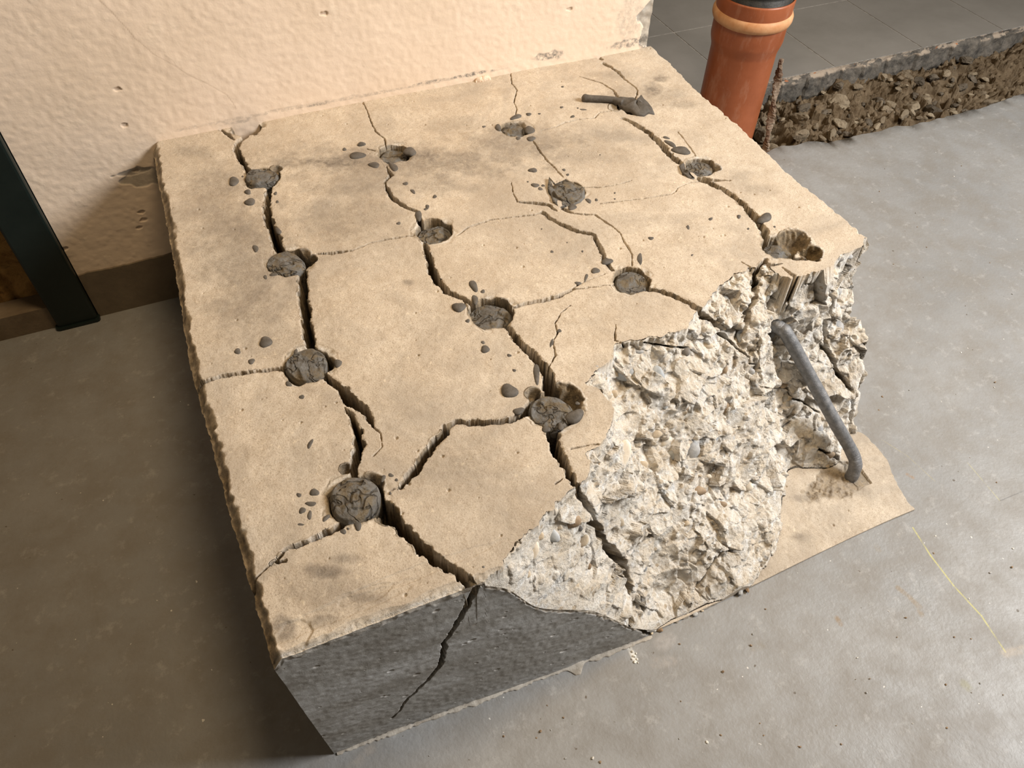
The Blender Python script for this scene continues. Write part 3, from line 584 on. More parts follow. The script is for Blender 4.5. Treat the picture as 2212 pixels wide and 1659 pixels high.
pl = [None, (-.003, .001, .0265, .002), (-.005, 0, .0285, -.001), (-.002, .0, .0285, .001), (-.002, -.001, .0295, .006), (-.001, .0, .0255, -.010), (.001, .0, .0275, -.013), (-.003, .0, .030, -.010),
      (-.003, -.001, .0285, -.002), (-.002, .0, .023, -.004), (.0, 0, .027, .000), (0, 0, .0265, -.007), (0, 0, .022, -.001), (-.001, .0, .0235, -.008), (-.001, -.001, .0235, -.014)]
for k, (c, p) in enumerate(zip(hc, pl)):
    if p is None: continue
    V, Fc = plug((c[0] + p[0], c[1] + p[1]), p[2], H + p[3], k, .004 if k in (4, 3) else .002, 1.0 if k not in (11,) else .6)
    o = mk('grout_plug', V, Fc, M_grout, topface)
# lumps and collars squeezed out of some holes
def blob(c, ax, ay, h, seed=0, n=20, rough=.12, power=1.0):
    th = np.linspace(0, 2 * np.pi, n + 1)[:-1][None]; ph = np.linspace(-.35, 1, 9)[:, None] * np.pi / 2
    rr = np.cos(ph) * (1 + rough * np.cos(2 * th + seed) + rough * .8 * np.sin(3 * th + seed * 2.1)); hz = h * np.sin(ph) * np.ones_like(th)
    hz = hz * (1 + .0 * rr)
    P = np.asarray(c)[None, None] + rr[..., None] * (np.cos(th)[..., None] * np.asarray(ax)[None, None] + np.sin(th)[..., None] * np.asarray(ay)[None, None]); P[..., 2] += hz
    m = 9; V = P.reshape(-1, 3); i, j = np.meshgrid(np.arange(m - 1), np.arange(n), indexing='ij'); a = i * n + j; b = i * n + (j + 1) % n
    return V, np.stack([a, b, b + n, a + n], -1).reshape(-1, 4)
def join(parts):
    V = []; Fc = []; o = 0
    for v, f in parts: V.append(np.asarray(v)); Fc.append(np.asarray(f) + o); o += len(v)
    return np.vstack(V), np.vstack(Fc)
def drop(a, b, rx_, ry_, ang=0, hk=.30, seed=0):
    p = hit(a, b); ca, sa = math.cos(math.radians(ang)), math.sin(math.radians(ang))
    z0 = p[2]; ex = U(a + rx_ * ca, b + rx_ * sa, z=z0) - p; ey = U(a - ry_ * sa, b + ry_ * ca, z=z0) - p
    if ex[0] * ey[1] - ex[1] * ey[0] < 0: ey = -ey
    hh = min(np.linalg.norm(ex), np.linalg.norm(ey)) * hk * 2 * .8
    c = np.array([p[0], p[1], z0]) + np.array([0, 0, -.0004]); return blob(c, ex, ey, hh, seed)
drops = [(505,392,12,9,-10),(524,382,3,3,0),(535,415,8,5,0),(540,437,12,8,0),(595,418,4,4,0),(599,436,4,3,0),(601,499,8,6,30),(552,537,7,8,0),(573,599,5,5,0),(591,593,9,4,0),(781,312,9,5,0),(744,323,5,3.5,0),
 (772,337,17,8,-8),(808,357,13,6,10),(850,361,12,7,50),(885,328,14,9,-10),(876,397,6,4,0),(892,414,7,4,50),(939,425,5,4,0),(923,447,5,5,0),(919,452,4,3,0),(861,483,5,4,0),(904,466,7,12,-15),(1045,274,4,3,0),
 (1142,247,7,3,0),(1165,246,4,1.8,0),(1115,253,12,5,-20),(1147,300,10,5,0),(1119,299,5,4,0),(1076,276,8,6,30),(1144,281,10,9,0),(1151,368,9,5,0),(1156,401,9,5,0),(1167,408,5,4,0),(1173,401,4,3,0),(1140,393,3,2,0),
 (1218,367,4,3,0),(1226,378,4,3,-30),(1213,232,4,2.5,0),(1237,252,5,3,-25),(1259,237,8,2,5),(1248,234,3,2,0),(1215,188,4,2,0),(1296,335,3,2,0),(1328,417,3,2,0),(1328,430,3,2,0),(1271,434,8,4,30),(1288,432,4,3,0),
 (1236,448,11,6,-10),(1406,515,6,4,0),(1486,491,4,5,0),(1495,551,3,2.5,0),(1192,544,4,4,0),(1258,543,3,2.5,0),(1225,524,2.5,2,0),(1170,495,3,2,0),(1311,565,12,7,-10),(1382,559,6,14,5),(1439,298,8,3,10),(1448,311,14,5,25),
 (1471,326,22,8,3),(1596,468,5,4,0),(1616,495,4,3,0),(1535,473,6,3,-25),(1652,472,16,10,-15),(1673,490,3,3,0),(574,739,15,11,0),(513,759,8,6,-10),(543,781,8,6,-10),(623,830,7,6,0),(652,858,6,6,0),(670,959,5,11,25),
 (646,1070,6,6,0),(679,1064,10,9,-30),(672,1089,14,6,-5),(653,1103,7,9,30),(669,1114,6,11,0),(650,1133,9,3,0),(704,1119,10,5,-40),(844,1027,7,5,0),(856,1037,5,4,20),(828,1033,5,8,20),(730,785,10,8,-30),(639,760,4,7,0),
 (741,1149,7,7,0),(752,1142,3,3,0),(773,1136,9,10,0),(843,1065,3,3,0),(991,664,14,11,0),(1010,693,5,4,0),(1023,618,9,13,-25),(1043,630,5,5,30),(1026,647,7,10,0),(1048,755,11,8,0),(1100,768,5,4,20),
 (1111,800,5,3,0),(1100,845,18,16,0),(1159,808,8,22,-3),(1241,900,20,15,-25),(1190,745,4,18,12)]
small_more = [(1120,888,12,8,-10),(1247,871,5,4,0),(1179,927,9,8,0),(1211,921,7,8,0),(1208,715,6,4,-20),(1286,585,9,7,0),(1266,599,4,8,15),(1248,612,7,4,0),(1043,740,5,4,0),(969,882,2,2,0),(1361,449,2,2,0)]
drops = drops + small_more; drops.sort(key=lambda t: -t[2] * t[3])
for k, dps in enumerate(drops[:100]):
    V, Fc = drop(*dps, seed=k); mk('grout_droplet', V, Fc, M_drop, topface)
if drops[100:]:
    V, Fc = join([drop(*d_, seed=3) for d_ in drops[100:]]); mk('tiny_grout_droplets', V, Fc, M_drop, topface)['kind'] = 'stuff'
# the worm-like squeeze-out and torn flap by the far right hole, the dish-shaped one by the next
def tube(P, R, n=14, cap=True):
    P = np.asarray(P, float); m = len(P); T = np.gradient(P, axis=0); T /= np.linalg.norm(T, axis=1)[:, None] + 1e-12
    up = np.array([0, 0, 1.0]); V = []
    nrm = np.cross(T[0], up); 
    if np.linalg.norm(nrm) < .1: nrm = np.cross(T[0], [1, 0, 0])
    nrm /= np.linalg.norm(nrm)
    for k in range(m):
        nrm = nrm - T[k] * (nrm @ T[k]); nrm /= np.linalg.norm(nrm); b = np.cross(T[k], nrm); r = R[k] if hasattr(R, '__len__') else R
        for a in range(n):
            t = 2 * math.pi * a / n; V.append(P[k] + r * (math.cos(t) * nrm + math.sin(t) * b))
    V = np.array(V); i, j = np.meshgrid(np.arange(m - 1), np.arange(n), indexing='ij'); a = i * n + j; b = i * n + (j + 1) % n
    Fq = np.stack([a, b, b + n, a + n], -1).reshape(-1, 4)
    if cap:
        V = np.vstack([V, P[:1], P[-1:]]); c0, c1 = m * n, m * n + 1
        e = [[j, (j + 1) % n, c0, c0] for j in range(n)] + [[(m - 1) * n + j, (m - 1) * n + (j + 1) % n, c1, c1] for j in range(n)]
        return V, Fq, [(x[1], x[0], x[2]) for x in e[:n]] + [(x[0], x[1], x[2]) for x in e[n:]]
    return V, Fq, []
def tubeobj(name, P, R, mat, parent, n=14):
    V, Fq, tr = tube(P, R, n); return mk(name, V, [tuple(int(q) for q in f) for f in Fq] + [tuple(int(q) for q in f) for f in tr], mat, parent)
def curve(pts, n):
    pts = np.array(pts, float); t = np.linspace(0, len(pts) - 1, n); return np.stack([np.interp(t, np.arange(len(pts)), pts[:, k]) for k in range(3)], -1)
wp = [U(a, b, z=H + .006) for a, b in ((1256,211),(1275,213),(1300,214),(1325,216),(1345,222))]
rad = np.interp(np.linspace(0, 4, 30), [0, .15, .35, .6, 1, 4], [.001, .006, .0078, .0070, .0066, .0062])
o = tubeobj('grout_squeeze', curve(wp, 30), rad, M_drop, topface); o['label'] = 'finger of set grout squeezed out over the surface'
def flap(pix, z0, seed, lift, mat, name):
    P = np.array([U(a, b, z=z0) for a, b in pix]); c = P.mean(0); n = len(P); V = []; R_ = [1, .85, .6, .3, .05]
    for k, r in enumerate(R_):
        for q in range(n):
            p = c + (P[q] - c) * r; p[2] = z0 + lift * (1 - r) ** .6 * (1 + .5 * math.sin(q * 1.7 + seed)) + .003 * math.sin(3 * q + k + seed) * (r > .1); V.append(p)
    m = len(R_); F_ = [(k * n + q, k * n + (q + 1) % n, (k + 1) * n + (q + 1) % n, (k + 1) * n + q) for k in range(m - 1) for q in range(n)]
    V2 = [v - np.array([0, 0, .004]) for v in V[:n]]; F_ += [(q, len(V) + q, len(V) + (q + 1) % n, (q + 1) % n) for q in range(n)]
    return mk(name, V + V2, F_, mat, topface)
flap([(1333,214),(1345,209),(1362,213),(1375,216),(1386,210),(1400,220),(1408,232),(1414,246),(1402,243),(1392,250),(1375,248),(1362,240),(1350,236),(1336,228)], H + .003, 1, .010, M_drop, 'grout_flap')
flap([(1186,385),(1200,394),(1222,390),(1246,396),(1262,408),(1264,425),(1254,436),(1236,440),(1222,446),(1208,446),(1194,436),(1190,418),(1183,404)], H + .001, 2, -.006, M_grout, 'grout_flap')
flap([(1467,358),(1475,352),(1480,366),(1490,378),(1500,386),(1488,384),(1474,374)], H + .001, 3, .003, M_drop, 'grout_flap')

# ------------------------------------------------------------ stones in the break
pebs = [(1360,799,30,26,-30,4),(1423,811,16,22,20,4),(1387,832,10,15,0,3),(1571,826,17,14,0,0),(1569,877,11,16,-10,2),(1589,898,10,10,0,1),(1453,983,18,13,-20,4),(1495,971,20,26,0,0),(1441,953,14,8,-50,3),
 (1420,938,16,9,-35,1),(1348,989,16,40,20,3),(1504,1061,26,11,5,2),(1485,760,8,11,0,5),(1378,760,12,6,0,0),(1616,716,13,14,0,0),(1602,727,9,13,10,4),(1562,785,12,22,-25,2),(1480,1007,9,7,30,0),(1562,983,7,12,0,0),
 (1811,708,15,18,0,0),(1841,851,11,13,0,3),(1844,836,10,8,0,2),(1812,630,10,9,0,0),(1568,648,10,9,0,4),(1771,928,10,14,0,0),(1700,868,7,18,-20,0),(1235,1125,24,22,0,2),(1197,1159,15,17,-20,4),(1231,1170,9,11,0,1),
 (1154,1185,15,26,-10,3),(1137,1242,13,11,0,1),(1170,1254,13,13,0,2),(1315,1285,16,9,-25,2),(1336,1293,13,10,0,2),(1238,1263,20,11,20,1),(1255,1143,6,6,0,5),(1265,1170,8,14,20,1),(1297,1272,8,7,0,4),(1259,1286,4,4,0,5),
 (1172,1120,5,7,0,0),(1341,1128,12,10,0,1),(1392,1230,9,6,-20,0),(1218,1221,6,6,0,5),(1044,1226,4,4,0,5),(1440,870,7,16,10,4),(1286,1000,12,8,0,2),(1530,745,14,9,0,1),(1800,585,9,7,0,1),(1815,560,10,7,0,5),(1835,555,10,6,0,0),
 (1545,860,10,8,0,1),(1480,880,9,12,0,2),(1640,760,9,12,0,3),(1660,960,12,9,0,3),(1580,950,10,14,0,0),(1425,1010,12,20,-30,3),(1390,1060,10,8,0,1),(1560,1090,12,9,0,2),(1620,1050,10,12,0,3),(1330,850,8,8,0,1),(1290,795,7,6,0,0)]
lab_at = lambda x, y: relief(np.array([x]), np.array([y]))[2][0]
r2 = random.Random(4)
while len(pebs) < 99:
    a, b = r2.uniform(1080, 1850), r2.uniform(560, 1300); p = hit(a, b)
    if lab_at(p[0], p[1]) != 1: continue
    if any(math.hypot(a - q[0], b - q[1]) < 22 for q in pebs): continue
    s = r2.uniform(4, 10); pebs.append((a, b, s, s * r2.uniform(.7, 1.2), r2.uniform(-60, 60), r2.choice([0, 1, 1, 2, 3, 3, 4])))
def pebble(a, b, rx_, ry_, ang, seed):
    p = hit(a, b); d = depth(p); s = d / F; right = RM[:, 0]; up = RM[:, 1]; back = RM[:, 2]
    ca, sa = math.cos(math.radians(ang)), math.sin(math.radians(ang)); A = (right * ca - up * sa) * rx_ * s; B = (right * sa + up * ca) * ry_ * s
    e = .01; nx = -(bil(COARSE, -.03, 1.06, -1.03, 0., np.array([p[0] + e]), np.array([p[1]]))[0] - bil(COARSE, -.03, 1.06, -1.03, 0., np.array([p[0] - e]), np.array([p[1]]))[0]) / (2 * e)
    ny = -(bil(COARSE, -.03, 1.06, -1.03, 0., np.array([p[0]]), np.array([p[1] + e]))[0] - bil(COARSE, -.03, 1.06, -1.03, 0., np.array([p[0]]), np.array([p[1] - e]))[0]) / (2 * e)
    N = np.array([nx, ny, 1.0]); N /= np.linalg.norm(N); Cc = N * min(rx_, ry_) * s * .75
    n, m = 16, 12; th = np.linspace(0, 2 * np.pi, n + 1)[:-1][None]; ph = np.linspace(-1, 1, m)[:, None] * np.pi / 2
    r = np.cos(ph) * (1 + .10 * np.cos(2 * th + seed) + .07 * np.sin(3 * th + seed * 2)); cy = np.cos(th)[..., None]; sy = np.sin(th)[..., None]
    P = (p - N * min(rx_, ry_) * s * .52)[None, None] + r[..., None] * (cy * A + sy * B) + np.sin(ph)[..., None] * np.ones((1, n, 1)) * Cc
    i, j = np.meshgrid(np.arange(m - 1), np.arange(n), indexing='ij'); a_ = i * n + j; b_ = i * n + (j + 1) % n
    return P.reshape(-1, 3), np.stack([a_, b_, b_ + n, a_ + n], -1).reshape(-1, 4)
for k, q in enumerate(pebs):
    V, Fc = pebble(*q[:5], k); mk('embedded_pebble', V, Fc, M_peb[q[5]], breakface)
# ------------------------------------------------------------ the bent reinforcing bar
rp = [U(1650,706, z=.232), U(1674,704, z=.246), U(1690,712, z=.246), U(1703,728, z=.238), U(1760,832, z=.160), U(1800,905, z=.108), U(1838,972, z=.050), U(1848,1000, z=.032), U(1843,1022, z=.014), U(1836,1034, z=-.002)]
def smooth_curve(pts, n):
    P = np.array(pts); P = np.vstack([2 * P[0] - P[1], P, 2 * P[-1] - P[-2]]); out = []
    segs = len(P) - 3; per = n // segs
    for s in range(segs):
        p0, p1, p2, p3 = P[s:s + 4]
        for k in range(per):
            t = k / per; out.append(.5 * (2 * p1 + (p2 - p0) * t + (2 * p0 - 5 * p1 + 4 * p2 - p3) * t * t + (3 * p1 - p0 - 3 * p2 + p3) * t ** 3))
    out.append(P[-2]); return np.array(out)
rc = smooth_curve(rp, 270)
rr_ = .0108 * (1 + .02 * np.sin(np.arange(len(rc)) * .21) + .008 * np.sin(np.arange(len(rc)) * .9)); 
o = tubeobj('reinforcing_bar', rc, rr_, M_bar, block, 20); o['label'] = 'bent grey steel bar sticking out of the break'

# ------------------------------------------------------------ floor
def floor_material():
    t = NT('grey_floor_paint')
    n1 = t.noise(2.2, 5, .6, dist=.3); n2 = t.noise(13, 6, .7)
    col = t.mix(t.ramp(n1, [(.35, 0.0), (.65, 1.0)]), (.240, .240, .238), (.298, .297, .293))
    col = t.mix(t.math('MULTIPLY', t.ramp(n2, [(.40, 0.0), (.64, 1.0)]), .65), col, (.215, .198, .175))
    col = t.mix(t.math('MULTIPLY', t.ramp(t.noise(34, 5, .75), [(.56, 0.0), (.72, 1.0)]), .45), col, (.46, .455, .445))
    col = t.mix(t.ramp(t.noise(95, 2, .4), [(.765, 0.0), (.785, .85)]), col, (.10, .078, .055))
    col = t.mix(t.ramp(t.noise(120, 2, .4, vec=t.mapv((1, 1, 1), (.4, .2, .9))), [(.775, 0.0), (.79, .8)]), col, (.72, .70, .66))
    def P(a, b): return tuple(U(a, b, z=0))
    wob = t.noise(60, 3, .6)
    for pts, w_, c, s in (([(1972,1140),(2010,1200),(2060,1265),(2120,1330),(2172,1408)], .0012, (.50, .47, .16), .75), ([(2090,1000),(2160,1082)], .0008, (.45, .42, .2), .5),
                          ([(2160,1082),(2212,1060)], .0008, (.10, .10, .10), .5), ([(1905,950),(1960,985),(2020,1040)], .0008, (.38, .33, .18), .45),
                          ([(1940,1270),(1965,1290),(1985,1310),(1990,1328)], .0040, (.25, .19, .12), .6), ([(1808,1335),(1816,1348)], .0035, (.24, .17, .10), .8), ([(1960,1025),(1972,1032)], .003, (.30, .20, .12), .6),
                          ([(1894,1180),(1898,1188)], .004, (.26, .22, .15), .55), ([(1628,1398),(1645,1392)], .006, (.23, .20, .15), .5), ([(2084,1478),(2090,1484)], .006, (.25, .24, .14), .6), ([(2170,1412),(2212,1402)], .006, (.45, .38, .3), .4),
                          ([(1360,1400),(1372,1425)], .0035, (.80, .78, .72), .7), ([(1415,1432),(1450,1428)], .007, (.42, .38, .35), .4), ([(800,1620),(760,1659)], .006, (.42, .36, .3), .3),
                          ([(1430,1390),(1445,1380)], .010, (.43, .40, .38), .4)):
        for p, q in zip(pts[:-1], pts[1:]):
            k = t.math('MULTIPLY', t.seg(P(*p), P(*q), w_ * .4, w_ * 1.2), t.ramp(wob, [(.38, .2), (.55, 1.0)])); col = t.mix(t.math('MULTIPLY', k, s), col, c)
    b = t.bump(t.noise(14, 5, .6), .004, .5); b = t.bump(t.noise(160, 4, .6), .0012, .6, b)
    rough = t.ramp(n2, [(.3, .42), (.7, .62)]); return t.fin(col, rough, .35)
M_floor = floor_material()
def fl_grid(x0, x1, y0, y1, nx, ny, z, edge_y1=None):
    xs = np.linspace(x0, x1, nx); ys = np.linspace(0, 1, ny); X, T = np.meshgrid(xs, ys, indexing='ij')
    e = y1 + (edge_y1(X) if edge_y1 else 0); Y = y0 + (e - y0) * T; return X, Y
# main floor: reaches back to the wall, and on the right to the ragged lip of the trench
yl = edgecurve([(1660,326),(1700,315),(1745,305),(1790,310),(1830,297),(1900,282),(1960,270),(2010,263),(2060,250),(2120,232),(2212,205),(2260,190)], 0.0, 1)
X, Y = fl_grid(.6, 3.6, -3.0, 0, 1500, 80, 0, lambda x: np.where(x > 1.3, yl(np.clip(x, 1.38, 2.3)), yl(1.40)) + .006 * fbm(x, x * 0, .05, 201, 4))
Zf = .0004 * fbm(X, Y, .2, 202, 3) + .004 * sstep(.0, -.05, (Y - Y[:, -1:])) * 0
n = X.shape; V = np.stack([X, Y, Zf], -1)
dn = V[:, -1:].copy(); rows = [V]
for k, (dy, dz) in enumerate(((.002, -.002), (.004, -.006), (.000, -.014), (.004, -.03), (.002, -.07), (-.004, -.16))):
    r = dn.copy(); r[..., 1] += dy + .004 * vn(r[..., 0], r[..., 0] * 0 + k, .02, 203); r[..., 2] += dz; rows.append(r)
V = np.concatenate(rows, 1); FV = V.reshape(-1, 3); FFc = grid_faces(V.shape[0], V.shape[1])
V2, F2 = [], []
P2 = np.array([(-2.2, -3.0, 0), (.6, -3.0, 0), (.6, .0015, 0), (-2.2, .0015, 0)]); 
FV = np.vstack([FV, P2]); o4 = len(FV) - 4; FFc = np.vstack([FFc, [[o4, o4 + 1, o4 + 2, o4 + 3]]])
o = mk('floor', FV, FFc, M_floor, None, smooth=True); tag(o, 'grey painted concrete floor around the block', 'floor', kind='structure')
# lifted edge of the floor paint along the foot of the front face
a0, a1 = U(728, 1627, z=0), U(1408, 1376, z=0); n = 260; t = np.linspace(0, 1, n); base = a0[None] * (1 - t[:, None]) + a1[None] * t[:, None]
dirv = (a1 - a0) / np.linalg.norm(a1 - a0); nr = np.array([dirv[1], -dirv[0], 0]); wd_ = .0035 + .0022 * vn(t, t * 0, .03, 211) + .0015 * vn(t, t * 0, .008, 212) + .010 * sstep(.035, .0, np.abs(t - .735)) + .004 * sstep(.05, 0, np.abs(t - .85))
V = []
for k, (f_, h_) in enumerate(((-.9, .0005), (-.6, .0022), (0.2, .0022), (.85, .0018), (1.0, .0012), (1.02, -.0005))):
    V.append(base + nr[None] * (f_ * wd_)[:, None] + np.array([0, 0, 1])[None] * (h_ + .0006 * vn(t, t * 0 + k, .01, 213))[:, None])
V = np.stack(V, 1); M_lip = plain('flaking_floor_paint', (.33, .29, .24), (.52, .48, .42), 60, .8, .001)
o = mk('trim_1', V.reshape(-1, 3), grid_faces(n, 6), M_lip, None); tag(o, 'thin flaking lip of floor paint along the foot of the grey front face', 'floor edge', kind='structure')

# ------------------------------------------------------------ plastered wall
def wall_material():
    t = NT('peach_plaster'); raw, crack, dirt = t.mask()
    col = t.mix(t.ramp(t.noise(3.0, 4, .55), [(.35, 0.0), (.65, 1.0)]), (.80, .655, .515), (.86, .715, .585))
    col = t.mix(t.math('MULTIPLY', t.ramp(t.noise(24, 5, .7), [(.55, 0.0), (.75, 1.0)]), .25), col, (.74, .66, .52))
    gr = t.mix(t.ramp(t.noise(70, 5, .7), [(.35, 0.0), (.65, 1.0)]), (.36, .32, .27), (.52, .47, .40))
    col = t.mix(raw, col, gr); col = t.mix(t.math('MULTIPLY', crack, .75), col, (.42, .31, .22))
    d = t.math('MULTIPLY', dirt, t.ramp(t.noise(90, 5, .75), [(.40, 0.0), (.58, 1.0)])); col = t.mix(d, col, (.22, .20, .175))
    v = t.mapv((26, 26, 60), (0, math.radians(-28), 0)); b = t.bump(t.noise(1, 5, .6, vec=v), .0016, .28)
    b = t.bump(t.noise(170, 4, .6), .0008, .5, b); t.bump(t.ramp(t.noise(24, 3, .6), [(.60, 0.0), (.72, 1.0)]), .0010, .3, b)
    return t.fin(col, .82, .25)
M_wall = wall_material()
WX0, WX1, WZ1 = -.213, .987, 1.35
nx, nz = 820, 760; xs = np.linspace(WX0, WX1, nx); zs = np.linspace(-.002, WZ1, nz) ; zs = np.concatenate([np.linspace(-.002, .85, 640), np.linspace(.855, WZ1, nz - 640)])
X, Zw = np.meshgrid(xs, zs, indexing='ij'); Yw = .0010 * fbm(X, Zw, .12, 221, 3) + .00035 * vn(X, Zw, .008, 222)
raw = np.zeros(X.shape); crk = np.zeros(X.shape); dirt = np.zeros(X.shape)
pp = np.array([U(a, b, y=0)[[0, 2]] for a, b in ((1430,-40),(1400,8),(1378,30),(1380,48),(1392,60),(1384,78),(1378,95),(1395,102),(1440,110))])
wx = X + .004 * vn(X, Zw, .014, 223); wz = Zw + .004 * vn(X, Zw, .014, 224); m = inside(wx, wz, pp); raw = np.where(m, 1.0, raw); Yw = np.where(m, Yw + .007 + .002 * vn(X, Zw, .012, 225), Yw)
cl = [U(a, b, y=0)[[0, 2]] for a, b in ((200,-20),(215,0),(240,25),(265,50),(290,82),(330,115),(370,138),(410,162),(450,182),(490,205),(510,235))]
d = dpoly(X + .0012 * vn(X, Zw, .02, 226), Zw, cl); k = sstep(.0011, .0002, d); crk = np.maximum(crk, k * .65); Yw += .0001 * k
topz = H
band = sstep(.018, .002, np.abs(Zw - H - .004) - .000); 
for a, b, rx_, rz_, s in ((1180,122,.035,.008,1),(1200,118,.02,.010,.8),(1010,162,.05,.004,1),(930,176,.05,.003,.9),(690,225,.03,.003,.7),(1360,92,.035,.010,.9),(1335,100,.03,.006,.7),(520,262,.03,.004,.35),(1395,90,.02,.014,1),(1360,40,.03,.06,.3),(600,240,.2,.004,.35),(820,200,.3,.003,.4)):
    p = U(a, b, y=0); e = np.hypot((X - p[0]) / rx_, (Zw - p[2]) / rz_) + .35 * vn(X, Zw, .01, 227); dirt = np.maximum(dirt, s * sstep(1.1, .6, e))
for a, b, rx_, rz_ in ((310,385,.035,.020),(285,372,.03,.006)):    # chipped plaster in the corner beside the block
    p = U(a, b, y=0); e = np.hypot((X - p[0]) / rx_, (Zw - p[2]) / rz_) + .4 * vn(X, Zw, .012, 228); k = sstep(1.05, .95, e); raw = np.maximum(raw, k * .8); Yw += .0013 * k
for a, b in ((305,458),(300,492),(310,475),(138,538),(295,370),(255,194),(270,270),(700,30),(1230,20),(480,300)):
    p = U(a, b, y=0); e = np.hypot((X - p[0]) / .007, (Zw - p[2]) / .004) + .4 * vn(X, Zw, .005, 229); k = sstep(1.0, .7, e); Yw += .0022 * k; crk = np.maximum(crk, .6 * k)
V = np.stack([X, Yw, Zw], -1).reshape(-1, 3); A = np.stack([raw, crk, dirt, raw * 0 + 1], -1).reshape(-1, 4); Fw = grid_faces(nx, nz); nb = len(V)
# thickness: ends and back
rows_ = []
Lz = V.reshape(nx, nz, 3); e0 = Lz[-1]; e1 = e0.copy(); e1[:, 1] = .012; e1[:, 0] += .003 * vn(zs, zs * 0, .02, 230); e2 = e0.copy(); e2[:, 1] = .20; E = np.stack([e0, e1, e2], 0); 
V = np.vstack([V, E.reshape(-1, 3)]); A = np.vstack([A, np.tile([.7, 0, .2, 1], (3 * nz, 1))]); Fw = np.vstack([Fw, grid_faces(3, nz, nb)]); nb = len(V)
E = np.stack([Lz[0] + [0, .2, 0], Lz[0]], 0); V = np.vstack([V, E.reshape(-1, 3)]); A = np.vstack([A, np.tile([0., 0, 0, 1], (2 * nz, 1))]); Fw = np.vstack([Fw, grid_faces(2, nz, nb)])
o = mk('wall_back', V, Fw, M_wall, None, attrs=A); tag(o, 'peach plastered wall behind the block', 'wall', kind='structure')
# a lump of plaster on the seam
lump = []
for k, (a, b, r) in enumerate(((1028,160,.008),(1038,157,.009),(1046,160,.007),(1036,165,.006),(1022,163,.004),(1052,163,.003))):
    p = U(a, b, z=H + .003); lump.append(blob((p[0], min(p[1], -.004), H), (r, .001, 0), (0, r * .8, 0), r * .9, k, 14, .25))
V, Fc = join(lump); o = centre(mk('plaster_lump', V, Fc, plain('fresh_plaster', (.78, .60, .45), (.85, .70, .56), 80, .85, .002), None)); tag(o, 'small crumbly pale plaster lump on top of the block against the wall', 'plaster lump')
# grey skirting
M_skirt = plain('grey_skirting_paint', (.150, .118, .082), (.195, .155, .108), 18, .7, .001)
def stripbox(name, x0, x1, zt, y0, y1, mat, sd_):
    n = 120; xs = np.linspace(x0, x1, n); zt_ = zt + .0022 * vn(xs, xs * 0, .03, sd_) + .001 * vn(xs, xs * 0, .008, sd_ + 1)
    prof = [(y1, 0), (y0, 0), (y0, 1), (y0 + .001, 1.003), (y1, 1.003)]
    V = np.stack([np.stack([xs, xs * 0 + y, zt_ * f], -1) for y, f in prof], 1)
    return mk(name, V.reshape(-1, 3), grid_faces(n, 5), mat, None, smooth=False)
tag(stripbox('baseboard_back', -.2125, .02, .1075, -.0035, .003, M_skirt, 241), 'dark grey painted skirting band left of the block', 'skirting', kind='structure')

# ------------------------------------------------------------ steel post at the wall's end, opening beyond it
M_post = plain('dark_green_paint', (.006, .012, .011), (.011, .018, .016), 12, .38, .0003, .4)
pb = U(167, 700, z=0); post = empty('steel_post', (-.252, .012, 0))
def bevbox(x0, x1, y0, y1, z0, z1, r):
    prof = [(x0 + r, y0), (x1 - r, y0), (x1 - .3 * r, y0 + .3 * r), (x1, y0 + r), (x1, y1 - r), (x1 - .3 * r, y1 - .3 * r), (x1 - r, y1), (x0 + r, y1), (x0 + .3 * r, y1 - .3 * r), (x0, y1 - r), (x0, y0 + r), (x0 + .3 * r, y0 + .3 * r)]
    n = len(prof); V = [(x, y, z) for z in (z0, z1) for x, y in prof]; Fc = [(k, (k + 1) % n, n + (k + 1) % n, n + k) for k in range(n)] + [tuple(range(n))[::-1], tuple(range(n, 2 * n))]; return V, Fc
V, Fc = bevbox(-.288, -.2145, -.014, .066, 0, 1.35, .005); mk('post_shaft', V, Fc, M_post, post, smooth=False)
V, Fc = bevbox(-.292, -.211, -.019, .070, 0, .006, .006); mk('foot_plate', V, Fc, M_post, post, smooth=False)
tag(post, 'dark green square steel post standing at the left end of the plastered wall', 'post')
t = NT('bare_ochre_masonry'); n1 = t.noise(14, 6, .7, dist=.8)
col = t.mix(t.ramp(n1, [(.38, 0.0), (.60, 1.0)]), (.16, .075, .022), (.42, .245, .085)); col = t.mix(t.ramp(t.noise(45, 5, .75), [(.55, 0.0), (.68, .7)]), col, (.10, .055, .025))
t.bump(t.noise(40, 6, .75), .006, .8); M_mas = t.fin(col, .85, .2)
def rough_wall(name, x0, x1, z0, z1, y, mat, amp, sd_, groove=None):
    nx, nz = 160, 160; X, Z_ = np.meshgrid(np.linspace(x0, x1, nx), np.linspace(z0, z1, nz), indexing='ij'); Y_ = y + amp * fbm(X, Z_, .06, sd_, 4)
    if groove:
        for gx in groove: Y_ += .012 * sstep(.006, .003, np.abs(X - gx - .003 * vn(Z_, Z_ * 0, .05, 3)))
    V = np.stack([X, Y_, Z_], -1); return mk(name, V.reshape(-1, 3), grid_faces(nx, nz), mat, None)
gx = U(28, 640, y=.045)[0]
o = rough_wall('wall_left', -1.3, -.27, .0, 1.3, .045, M_mas, .004, 251, [gx, gx - .16]); tag(o, 'ochre brown bare masonry beyond the steel post', 'wall', kind='structure')
V, Fc = bevbox(-1.3, -.28, -.004, .043, -.002, .052, .004); o = mk('trim_2', V, Fc, plain('grey_brown_plinth', (.155, .115, .075), (.215, .165, .11), 20, .8, .001), None, smooth=False)
tag(o, 'low grey brown plinth along the floor left of the steel post', 'plinth', kind='structure')

